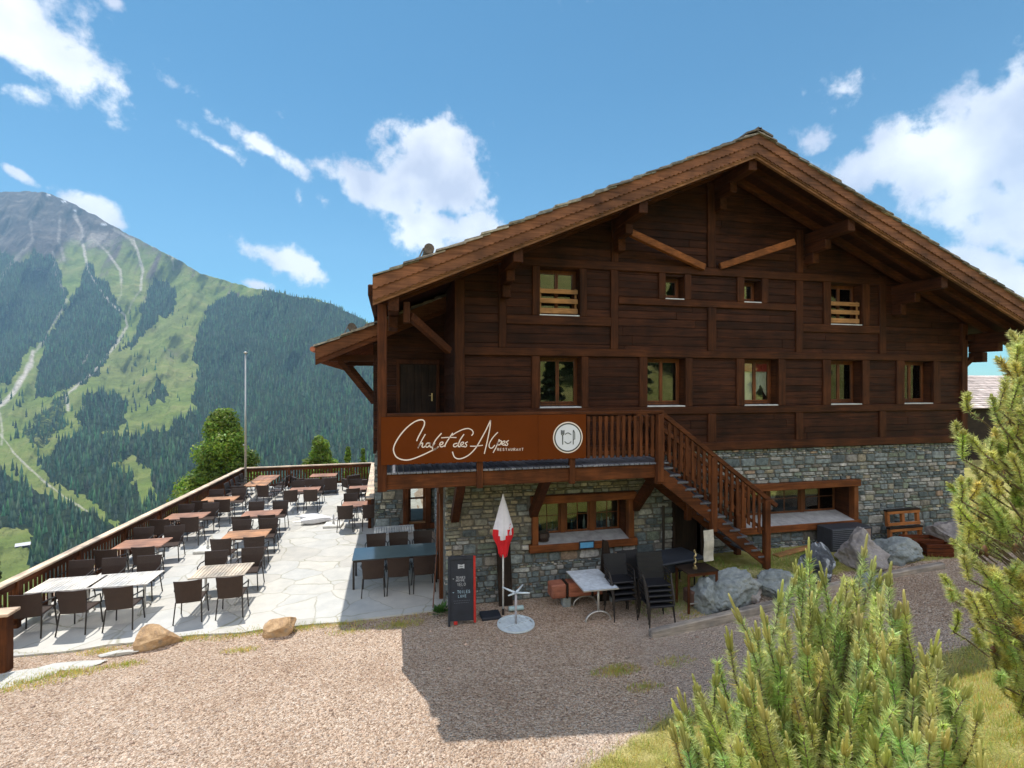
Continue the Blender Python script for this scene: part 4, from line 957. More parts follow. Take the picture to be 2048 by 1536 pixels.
# small capitals under the name
GLY={'R':[[(0,0),(0,1),(.6,1),(.65,.75),(.55,.5),(0,.5)],[(.3,.5),(.7,0)]],'E':[[(.6,1),(0,1),(0,0),(.6,0)],[(0,.5),(.5,.5)]],'S':[[(.62,.85),(.4,1),(.08,.85),(.1,.6),(.6,.4),(.6,.12),(.3,0),(0,.15)]],
'T':[[(0,1),(.7,1)],[(.35,1),(.35,0)]],'A':[[(0,0),(.35,1),(.7,0)],[(.15,.35),(.55,.35)]],'U':[[(0,1),(0,.2),(.3,0),(.6,.2),(.6,1)]],'N':[[(0,0),(0,1),(.6,0),(.6,1)]],
'O':[[(.3,1),(0,.75),(0,.25),(.3,0),(.6,.25),(.6,.75),(.3,1)]],'H':[[(0,0),(0,1)],[(.6,0),(.6,1)],[(0,.5),(.6,.5)]],'M':[[(0,0),(0,1),(.35,.4),(.7,1),(.7,0)]],'V':[[(0,1),(.3,0),(.6,1)]],'L':[[(0,1),(0,0),(.55,0)]],
'I':[[(.3,0),(.3,1)]],'D':[[(0,0),(0,1),(.4,.9),(.6,.5),(.4,.1),(0,0)]],'G':[[(.6,.85),(.3,1),(0,.7),(0,.3),(.3,0),(.6,.2),(.6,.45),(.35,.45)]],'P':[[(0,0),(0,1),(.55,1),(.6,.75),(.5,.5),(0,.5)]],'C':[[(.6,.85),(.3,1),(0,.7),(0,.3),(.3,0),(.6,.15)]],'Y':[[(0,1),(.3,.5),(.6,1)],[(.3,.5),(.3,0)]]}
def word(m,txt,x,z,h,w,adv,conv,y,slant=0):
    for ch in txt:
        for s_ in GLY.get(ch,[]): stroke(m,[(x+(a*.9+slant*b)*h,z-b*h) for a,b in s_],w,conv,y,False)
        x+=adv
word(m,'RESTAURANT',1533,487,34,.010,37,cz,yL)
spart(m,'lettering',LET)
def bz(px,py):
    u=1090+px/17.07; v=830+py/17.07; p=at(u,v,Y=YS); return (p.x,p.z)
cx,czz=bz(778,765); r0=(bz(778,235)[1]-bz(778,1300)[1])/2
def ringm(r1,r2,y): 
    m=MB(); n=48; vs=[];fs=[]
    for k in range(n):
        a=2*PI*k/n
        for rr_ in (r1,r2): vs+=[(cx+rr_*math.cos(a),y,czz+rr_*math.sin(a)),(cx+rr_*math.cos(a),y+.003,czz+rr_*math.sin(a))]
    for k in range(n):
        a=k*4;b=((k+1)%n)*4; fs+=[(a,b,b+2,a+2),(a+2,b+2,b+3,a+3)]
        if r1>0: fs+=[(a,a+1,b+1,b)]
    m.add(vs,fs); return m
em=spart(ringm(0.0,r0*.86,YS-.012),'emblem',plain('pale_emblem_white',(.66,.69,.76),.6,0,.05,3,0,.3,False))
spart(ringm(r0*.92,r0,YS-.010),'emblem_rim',LET,em); spart(ringm(r0*.84,r0*.925,YS-.0145),'emblem_ring',INK,em)
m=MB(); y=YS-.018; w=.016
stroke(m,[(595,700),(595,1005)],w*1.3,bz,y,False)
stroke(m,[(548,515),(548,650),(595,700),(640,650),(645,515)],w,bz,y,False)
for xx in (580,612): stroke(m,[(xx,520),(xx,660)],w*.8,bz,y,False)
stroke(m,[(965,510),(955,560),(955,1000)],w*1.1,bz,y,False); stroke(m,[(965,515),(1005,600),(1010,825),(955,825)],w,bz,y,False)
stroke(m,[(680,665),(720,625),(775,608),(830,630),(885,670)],w,bz,y); stroke(m,[(660,900),(710,945),(775,970),(840,945),(885,900)],w,bz,y)
spart(m,'cutlery_mark',INK,em)
# ------------------------------------------------------------------ terrace paving
def flag_mat():
    m,nt,p,o=new_mat('flagstone_paving'); v=coords(nt)
    nd=nt.nodes.new('ShaderNodeTexNoise'); nd.inputs['Scale'].default_value=1.6; nd.inputs['Detail'].default_value=4; nt.links.new(v,nd.inputs['Vector'])
    vm=nt.nodes.new('ShaderNodeVectorMath'); vm.operation='MULTIPLY_ADD'; nt.links.new(nd.outputs['Color'],vm.inputs[0]); vm.inputs[1].default_value=(.35,.35,0); nt.links.new(v,vm.inputs[2])
    ve=nt.nodes.new('ShaderNodeTexVoronoi'); ve.feature='DISTANCE_TO_EDGE'; ve.inputs['Scale'].default_value=1.15; nt.links.new(vm.outputs[0],ve.inputs['Vector'])
    vc=nt.nodes.new('ShaderNodeTexVoronoi'); vc.inputs['Scale'].default_value=1.15; nt.links.new(vm.outputs[0],vc.inputs['Vector'])
    sp=nt.nodes.new('ShaderNodeSeparateColor'); nt.links.new(vc.outputs['Color'],sp.inputs[0])
    c=ramp(nt,sp.outputs[0],[(0,(.46,.445,.41)),(.3,(.52,.50,.46)),(.6,(.49,.49,.47)),(1,(.55,.53,.48))])
    n=noise(nt,v,2.5,8,.65); c=mix(nt,.6,c,ramp(nt,n,[(.3,(.75,.76,.78)),(.7,(1.15,1.12,1.08))]),'MULTIPLY')
    j=nt.nodes.new('ShaderNodeMapRange'); j.inputs['From Min'].default_value=.004; j.inputs['From Max'].default_value=.022; nt.links.new(ve.outputs['Distance'],j.inputs[0])
    n2=noise(nt,v,1.1,3); jc=ramp(nt,n2,[(.4,(.42,.40,.35)),(.6,(.32,.31,.24))])
    c=mix(nt,j.outputs[0],jc,c); nt.links.new(c,p.inputs['Base Color']); p.inputs['Roughness'].default_value=.8; p.inputs['Specular IOR Level'].default_value=.25
    h=M_(nt,'ADD',M_(nt,'MULTIPLY',j.outputs[0],.6),M_(nt,'MULTIPLY',n,.6)); bump(nt,p,h,.5,.02); return m
r=random.Random(2); front=[]
x=-8.05
while x<1.2: front.append((x,11.80+r.uniform(-.07,.07)+(-.12 if x<-6 else 0))); x+=r.uniform(.3,.7)
front.append((1.3,11.9)); poly=front+[(1.3,28.2),(-7.45,28.2)]
m=MB(); n=len(poly); m.add([(a,b,0) for a,b in poly]+[(a,b,-.35) for a,b in poly],[tuple(range(n))]+[((i+1)%n,i,n+i,n+(i+1)%n) for i in range(n)])
FLAG=flag_mat(); ter=m.build('terrace_paving',FLAG); tag(ter,kind='structure')
LOOSE=[((35,1356,.80,.30),'large pale flagstone lying in the gravel at the lower left corner'),((150,1330,.62,.17),'pale flagstone half sunk in the gravel in front of the terrace'),((236,1306,.36,.10),'smallest pale flagstone in the gravel nearest the larger ochre boulder')]
m=MB(); stones(m,11.8,28.4,-4.5,-.02,[],77,frame=lambda x,z,o:(-8.09-o+(x-11.8)*.036,x,z),big=1.6); m.add([(-8.05,11.8,-5),(-7.45,28.4,-5),(-7.45,28.4,-.02),(-8.05,11.8,-.02)],[(0,3,2,1)],(.1,.1,.1))
tag(m.build('retaining_wall',STONE),'rough stone retaining wall under the left edge of the terrace','wall')

# ------------------------------------------------------------------ terrace railing
def railing(name,label,p,q,post_step=2.1,inner=1,cap=.21):
    e=empty(name,(p[0],p[1],0)); tag(e,label,'railing'); O=Vector((p[0],p[1],0))
    P=Vector((p[0],p[1],0));Q=Vector((q[0],q[1],0)); d=(Q-P); Ln=d.length; d.normalize()
    def b(nm,mb,mat): mb.v=[(x-O.x,y-O.y,z-O.z) for x,y,z in mb.v]; return mb.build(nm,mat,e)
    up=Vector((0,0,1)); m=MB()
    nseg=max(1,int(Ln/3.5))
    for i in range(nseg):
        a=P+d*(Ln*i/nseg+.004)+up*1.05; c=P+d*(Ln*(i+1)/nseg-.004)+up*1.05; m=MB(); m.beam(a,c,cap,.055,b=.012,col=(.5+.06*r.random(),)*3); b('cap_board',m,wood('sunbleached_cap',(.46,.36,.27),(.72,.60,.48),'y' if abs(d.y)>abs(d.x) else 'x'))
    m=MB(); ax='y' if abs(d.y)>abs(d.x) else 'x'
    m.beam(P+up*.93,Q+up*.93,.05,.15); b('top_rail',m,RAIL(ax)); m=MB(); m.beam(P+up*.14,Q+up*.14,.05,.10); b('bottom_rail',m,RAIL(ax))
    n=max(1,round(Ln/post_step))
    for i in range(n+1):
        c=P+d*(Ln*i/n); m=MB(); m.beam(c+up*-.02,c+up*1.02,.12,.12,up=d); b('post',m,RAIL('z'))
    for i in range(n):
        m=MB(); L0=Ln*i/n+.12; L1=Ln*(i+1)/n-.08; s=L0
        while s<L1:
            c=P+d*(s+.03); t=r.uniform(.42,.62); m.beam(c+up*.18,c+up*.87,.022,.075,up=d,b=.003,col=(t,t,t)); s+=.135
        b('baluster_panel',m,RAIL('z'))
    return e
LX0,LX1=-7.83,-7.12
railing('terrace_railing','long brown wooden railing with sun bleached cap along the left valley edge of the terrace',(LX0-.05,11.0),(LX1,27.6))
railing('terrace_railing','brown wooden railing across the far end of the terrace',(LX1+.1,27.62),(-.95,27.9),cap=.2)
railing('terrace_railing','short railing piece coming forward to the house corner at the far right of the terrace',(-.85,27.8),(-.75,19.2),cap=.3)
pg=at(7,1338,z=0); e=empty('gate_post',(pg.x,pg.y,0)); tag(e,'thick square wooden post with wide pale cap at the near left corner of the terrace','post')
m=MB(); m.bbox(-.10,.10,-.10,.10,-.15,1.0,.012); m.build('post',RAIL('z'),e)
m=MB(); m.bbox(-.75,.17,-.17,.17,1.0,1.06,.012,col=(.55,.52,.5)); m.build('cap_board',wood('sunbleached_cap',(.46,.36,.27),(.72,.60,.48),'x'),e)
m=MB(); m.bbox(-.72,-.1,-.03,.03,.82,.97,.01); m.build('top_rail',RAIL('x'),e)
# flagpole in the far corner
pf=at(491,1,Y=27.2); pf=at(491,703,Y=27.2)
e=empty('flagpole',(pf.x,27.2,0)); tag(e,'slender bare metal flagpole in the far left corner of the terrace','flagpole')
m=MB(); m.tube([(0,0,0),(0,0,pf.z-.1)],[.055,.035],10); m.build('pole',plain('galvanised_metal',(.45,.44,.42),.4,.7,.1,3),e,True)
m=MB(); m.tube([(0,0,pf.z-.1),(0,0,pf.z-.05),(0,0,pf.z)],[.07,.09,.04],10); m.build('finial',plain('galvanised_metal',(.45,.44,.42)),e)
m=MB(); m.tube([(.05,0,2.2),(-.12,0,2.25)],.02,6); m.build('cleat',plain('galvanised_metal',(.45,.44,.42)),e)

# ------------------------------------------------------------------ terrace furniture
def weave_mat(name,c1,c2):
    m,nt,p,o=new_mat(name); v=coords(nt)
    w=nt.nodes.new('ShaderNodeTexChecker'); w.inputs['Scale'].default_value=70; nt.links.new(v,w.inputs['Vector']); w.inputs[1].default_value=c1+(1,); w.inputs[2].default_value=c2+(1,)
    n=noise(nt,v,14,4); c=mix(nt,.4,w.outputs[0],ramp(nt,n,[(.3,(.7,.7,.7)),(.7,(1.3,1.3,1.3))]),'MULTIPLY'); nt.links.new(c,p.inputs['Base Color']); p.inputs['Roughness'].default_value=.45; p.inputs['Specular IOR Level'].default_value=.35
    bump(nt,p,w.outputs['Fac'],.4,.004); return m
RAT=weave_mat('brown_rattan_weave',(.060,.036,.027),(.030,.018,.014)); LEG=plain('dark_powder_coated_metal',(.035,.028,.025),.4,.3,.1,4)
RATB=weave_mat('black_rattan_weave',(.018,.018,.022),(.009,.009,.012))
def make_chair(name,rat,leg,arms=True,w=.25,top=.87):
    e=empty(name)
    m=MB(); m.tone(.5); n=6; vs=[];fs=[]
    for i in range(n+1):
        t=i/n; xx=-w+2*w*t; bow=.025*(1-(2*t-1)**2)
        for z,yy in ((.40,-.20),(.52,-.215),(.70,-.235),(top,-.275)):
            ww=.90+.10*(z-.4)/.45
            vs+=[(xx*ww,yy-bow,z-(.008*(1-(2*t-1)**2) if z==top else 0)),(xx*ww,yy-bow+.022,z-(.008*(1-(2*t-1)**2) if z==top else 0))]
    for i in range(n):
        for j in range(3):
            a=(i*4+j)*2; b=((i+1)*4+j)*2
            fs+=[(a,b,b+2,a+2),(a+1,a+3,b+3,b+1)]
        a=(i*4+3)*2;b=((i+1)*4+3)*2; fs.append((a,b,b+1,a+1)); a=i*8;b=(i+1)*8; fs.append((a,a+1,b+1,b))
    for j in range(3):
        a=j*2; fs.append((a,a+2,a+3,a+1)); a=(n*4+j)*2; fs.append((a,a+1,a+3,a+2))
    m.add(vs,fs); m.build('backrest',rat,e)
    m=MB(); m.bbox(-w*.92,w*.92,-.215,.25,.405,.445,.012); m.build('seat',rat,e)
    for sx in (-1,1):
        m=MB(); m.tube([(sx*w*.90,-.205,.42),(sx*w*1.0,-.285,0)],.0135,6); m.build('leg',leg,e)
        m=MB(); m.tube([(sx*w*.90,.235,.42),(sx*w*1.0,.27,0)],.0135,6); m.build('leg',leg,e)
        if arms:
            m=MB(); m.tube([(sx*w*.95,-.235,.66),(sx*w*1.12,-.05,.655),(sx*w*1.1,.14,.63),(sx*w*.98,.235,.43)],.014,6); m.build('armrest',leg,e)
    return e
chairA=make_chair('terrace_chair',RAT,LEG); chairK=make_chair('garden_chair',RATB,LEG)
_used=set()
def put(proto,x,y,z,rz,label,cat,group=None):
    if proto.name not in _used: _used.add(proto.name); o=proto
    else: o=copy_tree(proto)
    o.location=(x,y,z); o.rotation_euler=(0,0,rz); o.scale=(1.09,1.06,1.07) if cat=='chair' else (1,1,1); tag(o,label,cat,group); return o
TOPS={'brown':('weathered_table_plank',(.28,.135,.085),(.46,.25,.17)),'white':('white_table_slat',(.74,.71,.66),(.88,.85,.80)),'slat':('beige_table_slat',(.50,.42,.33),(.70,.62,.52)),'orange':('new_table_plank',(.36,.17,.08),(.52,.29,.16))}
ALU=plain('pale_aluminium',(.55,.54,.52),.35,.6,.08,4)
def make_table(kind,lx=1.2,ly=.85,name='terrace_table'):
    e=empty(name); n=TOPS[kind]; alongx=kind in('brown','orange'); m=MB(); 
    if kind in('white','slat'):
        k=int(lx/.075)
        for i in range(k):
            a=-lx/2+lx*i/k; t=r.uniform(.45,.55); m.bbox(a+.004,a+lx/k-.009,-ly/2+.03,ly/2-.03,.73,.75,.003,col=(t,t,t))
        m.bbox(-lx/2,lx/2,-ly/2,-ly/2+.03,.722,.752,.003); m.bbox(-lx/2,lx/2,ly/2-.03,ly/2,.722,.752,.003)
    else:
        k=8
        for i in range(k):
            a=-ly/2+ly*i/k; t=r.uniform(.42,.58); m.bbox(-lx/2,lx/2,a+.001,a+ly/k-.001,.722,.752,.004,col=(t,t,t))
    m.build('tabletop',wood(n[0],n[1],n[2],'x' if alongx else 'y',.6),e)
    for sx in (-1,1):
        x=sx*lx*.30
        m=MB(); m.tube([(x,0,.06),(x,0,.72)],.028,10); m.build('column',ALU,e,True)
        m=MB(); m.tube([(x,-.30,.015),(x,-.22,.10),(x,-.1,.16),(x,0,.18),(x,.1,.16),(x,.22,.10),(x,.30,.015)],.022,8); m.build('foot',ALU,e,True)
    m=MB(); m.box(-lx*.32,lx*.32,-.02,.02,.695,.72); m.build('stretcher',ALU,e); return e
TABS=[ # x,y,kind,desc
 (-7.0,13.4,'white','left half of the double white table nearest the camera'),(-5.87,13.4,'white','right half of the double white table nearest the camera'),
 (-3.92,13.5,'slat','beige slatted table right of the double white table'),
 (-6.75,16.3,'brown','brown table by the left railing directly behind the double white table'),
 (-6.7,19.35,'brown','brown table by the left railing, second behind the double white table'),
 (-6.45,21.9,'orange','orange brown table by the left railing, third behind the double white table'),
 (-4.16,16.6,'orange','orange brown table in the middle row directly behind the beige slatted table'),
 (-4.33,19.15,'brown','brown table in the middle row, second behind the beige slatted table'),
 (-3.55,23.1,'brown','brown table at the far middle of the terrace in front of the low far one'),
 (-3.2,26.5,'brown','small looking brown table closest to the far railing'),
 (-1.15,19.85,'brown','brown table just left of the wing stone corner beside the white base'),
 (-1.15,22.9,'brown','brown table beside the house, behind the one at the stone corner')]
protos={}
for (x,y,kind,desc) in TABS:
    if kind not in protos: protos[kind]=make_table(kind)
    put(protos[kind],x,y,.0,r.uniform(-.02,.02),desc,'table','tables set out on the sunny terrace')
e=make_table('orange',1.3,.95); e.location=(-5.8,25.0,0); e.rotation_euler=(0,0,R(90)); tag(e,'near one of two brown tables set end to end in the far left corner','table','tables set out on the sunny terrace')
e=make_table('brown',1.3,.95); e.location=(-5.75,26.4,0); e.rotation_euler=(0,0,R(90)); tag(e,'far one of two brown tables set end to end in the far left corner','table','tables set out on the sunny terrace')
def chair(x,y,rz,label,arms=True,z=0): put(chairA,x,y,z,R(rz)+r.uniform(-.09,.09),label,'chair','brown rattan chairs around the terrace tables')
for x,w in ((-7.25,'left'),(-6.42,'middle'),(-5.6,'right')): chair(x,12.68,0,'%s chair on the camera side of the double white table'%w)
for x,w in ((-7.3,'left'),(-6.62,'middle'),(-5.85,'right')): chair(x,14.22,180,'%s chair on the far side of the double white table'%w)
names={2:'the beige slatted table',3:'the first brown table behind the double white table',4:'the second table along the left railing behind the white one',5:'the orange brown table third along the left railing',6:'the orange brown table behind the beige slatted one',7:'the second table behind the beige slatted one',8:'the far middle brown table',10:'the brown table at the wing stone corner',11:'the rear brown table beside the house'}
for i,nm in names.items():
    x,y=TABS[i][:2]
    for s,w in ((-.40,'left'),(.40,'right')):
        chair(x+s+r.uniform(-.03,.03),y-.74+r.uniform(-.05,.05),0,'%s camera side chair at %s'%(w,nm))
        chair(x+s+r.uniform(-.03,.03),y+.78+r.uniform(-.05,.05),180,'%s far side chair at %s'%(w,nm))
for y,w in ((24.35,'first'),(25.1,'second'),(25.85,'third'),(26.6,'fourth')): chair(-6.65,y,-90,'%s chair from the front along the railing side of the two corner tables'%w)
for y,w in ((24.7,'near'),(25.6,'middle'),(26.5,'far')): chair(-4.95,y,90,'%s chair on the right side of the two corner tables'%w)
chair(-6.25,23.75,12,'chair at the near end of the corner tables, left one'); chair(-5.2,23.7,-14,'chair at the near end of the corner tables, right one')
# lounge armchairs near the far railing
def make_lounge():
    e=empty('lounge_armchair'); C_=RAT
    m=MB(); m.bbox(-.34,.34,-.32,-.22,.18,.78,.02); m.build('backrest',C_,e)
    m=MB(); m.bbox(-.26,.26,-.22,.33,.18,.38,.02); m.build('seat',C_,e)
    for s in (-1,1):
        m=MB(); m.bbox(*(sorted((s*.26,s*.34))),-.22,.33,.18,.60,.02); m.build('armrest',C_,e)
        for yy in (-.29,.29): m=MB(); m.bbox(s*.30-.02,s*.30+.02,yy-.02,yy+.02,0,.18,.004); m.build('leg',LEG,e)
    m=MB(); m.bbox(-.25,.25,-.20,.31,.38,.46,.03); m.build('cushion',plain('light_grey_cushion',(.55,.54,.52),.9),e); return e
lg=make_lounge()
for x,y,rz,l in ((-3.6,25.75,0,'left lounge armchair in front of the table at the far railing'),(-2.85,25.8,5,'right lounge armchair in front of the table at the far railing'),(-4.3,26.3,-60,'lounge armchair left of the table at the far railing'),(-1.9,26.2,30,'lounge armchair right of the table at the far railing'),(-1.35,25.0,-10,'lounge armchair with pale cushion near the house end of the far railing')):
    put(lg,x,y,0,R(rz),l,'armchair','lounge armchairs at the far end of the terrace')
# long glass table in the shade
e=empty('glass_table',(.12,14.0,0)); tag(e,'long dark framed glass table standing in the shade under the balcony','table')
m=MB(); m.bbox(-1.08,1.08,-.5,.5,.735,.748,.003); m.build('tabletop',plain('grey_green_glass_top',(.13,.19,.20),.12,0,.1,2,0,.8),e)
m=MB(); m.box(-1.06,1.06,-.49,-.45,.68,.733); m.box(-1.06,1.06,.45,.49,.68,.733); m.box(-1.06,-1.02,-.45,.45,.68,.733); m.box(1.02,1.06,-.45,.45,.68,.733); m.build('frame',LEG,e)
for a in (-1,1):
    for b_ in (-1,1): m=MB(); m.bbox(a*1.04-.025,a*1.04+.025,b_*.47-.025,b_*.47+.025,0,.68,.004); m.build('leg',LEG,e)
for x,w in ((-.42,'left'),(.18,'middle'),(.80,'right')):
    put(chairA,x,13.2,0,r.uniform(-.05,.05),'%s camera side chair at the shaded glass table'%w,'chair','brown rattan chairs around the terrace tables')
for x,w in ((-.40,'left'),(.22,'middle'),(.9,'right')):
    put(chairA,x,14.85,0,PI+r.uniform(-.05,.05),'%s wall side chair at the shaded glass table'%w,'chair','brown rattan chairs around the terrace tables')
e=make_table('white',1.2,.8,'white_table'); e.location=(.1,16.1,0); tag(e,'white table in the shade behind the long glass table','table')
# parasol bases and the folded white things
def pbase(x,y,label,ph=.42):
    e=empty('parasol_base',(x,y,0),r.uniform(-.2,.2)); tag(e,label,'parasol base')
    m=MB(); m.bbox(-.32,.32,-.3,.3,.0,.09,.02); m.build('slab',plain('white_concrete',(.62,.60,.55),.8,0,.12,6,.3),e)
    m=MB(); m.tube([(0,0,.09),(0,0,ph)],.028,10); m.build('tube',ALU,e,True); m=MB(); m.tube([(0,0,.09),(0,0,.15)],.05,10); m.build('collar',ALU,e)
pbase(-5.55,17.7,'white square parasol base between the left and middle table rows'); pbase(-2.05,19.75,'white square parasol base left of the house corner tables')
def folded(x,y,rz,L,label):
    e=empty('folded_parasol',(x,y,.0),rz); tag(e,label,'parasol'); m=MB(); pts=[];k=14;n=16; vs=[];fs=[]
    for i in range(k+1):
        t=i/k; rad=.05+.17*math.sin(PI*min(1,t*1.15+.02))**.6*(1-.35*t)
        for j in range(n):
            a=2*PI*j/n; q=rad*(1+.22*math.sin(a*5+t*4)); vs.append((t*L,math.cos(a)*q,max(.01,.13+math.sin(a)*q*.62)))
    for i in range(k):
        for j in range(n): fs.append((i*n+j,i*n+(j+1)%n,(i+1)*n+(j+1)%n,(i+1)*n+j))
    fs+=[tuple(range(n))[::-1],tuple(k*n+j for j in range(n))]
    m.add(vs,fs); m.build('canopy',plain('white_canvas',(.74,.73,.74),.9,0,.08,8,.2),e,True)
    m=MB(); m.tube([(-.25,0,.12),(L+.15,0,.12)],.022,8); m.build('pole',ALU,e)
folded(-3.35,20.9,R(-28),1.5,'white folded parasol lying on the paving, upper one'); folded(-3.25,20.2,R(8),1.3,'white folded parasol lying on the paving nearer the white base')
# ------------------------------------------------------------------ rocks
import bmesh
from mathutils import noise as mnoise
def rock_mat(name,cols,warmface=None):
    m,nt,p,o=new_mat(name); v=coords(nt); n=noise(nt,v,2.6,9,.65,.6); n2=noise(nt,v,11,6,.6)
    c=ramp(nt,n,cols); c=mix(nt,.5,c,ramp(nt,n2,[(.3,(.6,.6,.6)),(.7,(1.3,1.3,1.3))]),'MULTIPLY')
    nt.links.new(c,p.inputs['Base Color']); p.inputs['Roughness'].default_value=.85; bump(nt,p,n2,.8,.03); return m
OCH=rock_mat('ochre_rock',[(.3,(.16,.13,.11)),(.43,(.40,.25,.13)),(.55,(.50,.33,.18)),(.66,(.30,.26,.22)),(.78,(.42,.38,.34))])
BLU=rock_mat('blue_grey_rock',[(.3,(.16,.19,.19)),(.5,(.24,.27,.28)),(.7,(.33,.35,.34))])
MARB=rock_mat('black_white_marbled_rock',[(.35,(.03,.035,.04)),(.5,(.08,.09,.11)),(.56,(.42,.45,.5)),(.72,(.12,.14,.17))]); PNK=rock_mat('pinkish_grey_rock',[(.3,(.20,.18,.18)),(.5,(.29,.265,.26)),(.7,(.36,.33,.32))])
def rock(name,x,y,sx,sy,sz,mat,seed,label,rz=0,cuts=6,sub=4,z=None,group=None,sharp=.15,dr=(.5,.82)):
    bm=bmesh.new(); bmesh.ops.create_icosphere(bm,subdivisions=sub,radius=1); rr_=random.Random(seed)
    planes=[(Vector((rr_.uniform(-1,1),rr_.uniform(-1,1),rr_.uniform(-.6,1))).normalized(),rr_.uniform(*dr)) for _ in range(cuts)]
    for v in bm.verts:
        p=v.co.copy()
        for nrm,d in planes:
            k=p.dot(nrm)
            if k>d: p-=nrm*(k-d)*.97
        q=p*1.6+Vector((seed*3.1,seed,0)); p*=1+sharp*(mnoise.noise(q)+.5*mnoise.noise(q*2.3)+.25*mnoise.noise(q*5))
        v.co=Vector((p.x*sx,p.y*sy,p.z*sz))
    me=bpy.data.meshes.new(name); bm.to_mesh(me); bm.free(); me.materials.append(mat)
    for pl_ in me.polygons: pl_.use_smooth=False
    o=bpy.data.objects.new(name,me); COL.objects.link(o); zz=Gf(x,y) if z is None else z
    o.location=(x,y,zz+sz*.55); o.rotation_euler=(0,0,rz); tag(o,label,'rock',group); return o
p=at(315,1288,z=0); rock('boulder',p.x,p.y,.52,.27,.29,OCH,3,'larger flat ochre boulder on the gravel in front of the white tables',R(8),16,4,sharp=.10,dr=(.42,.78))
p=at(563,1262,z=0); rock('boulder',p.x,p.y,.48,.26,.27,OCH,8,'smaller ochre and grey boulder at the terrace edge right of the other one',R(12),16,4,sharp=.12,dr=(.42,.78))
def gat(u,v):   # pixel to ground
    z=0
    for _ in range(12): q=at(u,v,z=z); z=Gf(q.x,q.y)
    return q
for i_,((u,v,w,d),lb_) in enumerate(LOOSE):
    p=at(u,v,z=0); rock('flagstone',p.x,p.y,w,d,.05,FLAG,40+i_,lb_,.0,5,4,z=-.03,sharp=.12)
RG='boulders lining the bank by the stone wall'
for (u,v,sx,sy,sz,mt,sd,lb) in [(1466,1213,.66,.5,.50,BLU,12,'large blue grey boulder right behind the small wooden table'),(1420,1180,.36,.35,.42,BLU,13,'grey boulder half hidden behind the small wooden table'),
  (1566,1186,.62,.45,.40,BLU,14,'rounded grey boulder right of the biggest blue grey one'),(1660,1148,.50,.4,.46,MARB,15,'black and white marbled boulder in the middle of the row'),(1742,1146,.58,.45,.52,PNK,16,'pinkish grey rounded boulder right of the marbled one'),
  (1808,1126,.62,.4,.40,BLU,17,'flat sloping grey boulder below the pallets'),(1748,1180,.36,.28,.2,BLU,18,'small low grey boulder against the right timber kerb'),(1510,1166,.3,.3,.3,PNK,19,'small boulder behind the gap between the two largest'),(1925,1100,.45,.45,.5,PNK,20,'tall grey boulder beside the planter boxes')]:
    q=gat(u,v); rock('boulder',q.x,q.y+sy*.6,sx*1.15,sy*1.1,sz*1.1,mt,sd,lb,r.uniform(-.4,.4),14,5,group=RG,sharp=.26)
# kerb timbers
def kerb(p,q,label):
    A=gat(*p);B=gat(*q); e=MB(); O=Vector(A); A=Vector((0,0,.04)); B=Vector(B)-O+Vector((0,0,.04)); e.beam(A,B,.16,.2,b=.02); o=e.build('timber_kerb',GREY('x')); o.location=O; tag(o,label,'kerb timber')
kerb((1300,1274),(1590,1205),'long grey squared timber kerb in front of the boulders, left one'); kerb((1600,1192),(1700,1172),'short middle piece of grey timber kerb behind the pine shrub'); kerb((1745,1162),(1885,1136),'grey timber kerb at the right beside the gravel path')
q=gat(1548,1112); m=MB(); m.beam((0,0,.02),(1.75,.35,.10),.2,.05); o=m.build('plank',PALE('x')); o.location=(q.x,11.35,Gf(8.6,11.35)); tag(o,'pale bare plank lying below the right ground floor window','plank')

# ------------------------------------------------------------------ things in front of the stone wall
RED=plain('red_paint',(.45,.02,.015),.5); BLK=plain('black_board',(.016,.02,.03),.7,0,.3,5); CHALK=plain('white_chalk',(.42,.44,.47),.9); CHALKB=plain('blue_chalk',(.35,.50,.60),.9)
e=empty('chalkboard_sign',(1.50,11.10,0),R(-4)); tag(e,'black a-frame chalkboard with red frame standing at the house corner','sign')
H=1.42; tl=.14
def tilt(mb): mb.v=[(x,y+tl*(z/H)-.14,z) for x,y,z in mb.v]; return mb
m=MB(); m.bbox(-.25,.25,.0,.02,.10,H,.003); tilt(m).build('board',BLK,e)
m=MB(); m.bbox(.25,.30,-.015,.035,.05,H+.02,.005); tilt(m).build('red_frame_side',RED,e); m=MB(); m.bbox(-.30,-.25,-.015,.035,.0,H+.02,.005); tilt(m).build('frame_side',BLK,e); m=MB(); m.bbox(-.25,.25,-.015,.035,H-.04,H+.03,.005); tilt(m).build('frame_top',BLK,e)
m=MB(); m.bbox(-.18,-.10,-.01,.03,.03,.10,.005); tilt(m).build('red_foot',RED,e)
m=MB(); m.v=[]; m.bbox(-.28,.28,.0,.02,.0,H-.02,.004); m.v=[(x,-y-.0+.26-.22*(z/H)+.0,z) for x,y,z in m.v]; m.build('rear_leg',BLK,e)
bcv=lambda x,z:(x,z)
def btext(lines,mat,nm):
    m=MB()
    for (txt,x,z,h,adv,w) in lines:
        for ch in txt:
            if ch=='>': stroke(m,[(x,z),(x+.035,z),(x+.02,z+.012),(x+.035,z),(x+.02,z-.012)],w,bcv,-.004,False)
            for s_ in GLY.get(ch,[]): stroke(m,[(x+a*h*.85,z-h/2+b*h) for a,b in s_],w,bcv,-.004,False)
            x+=adv
    tilt(m).build(nm,mat,e)
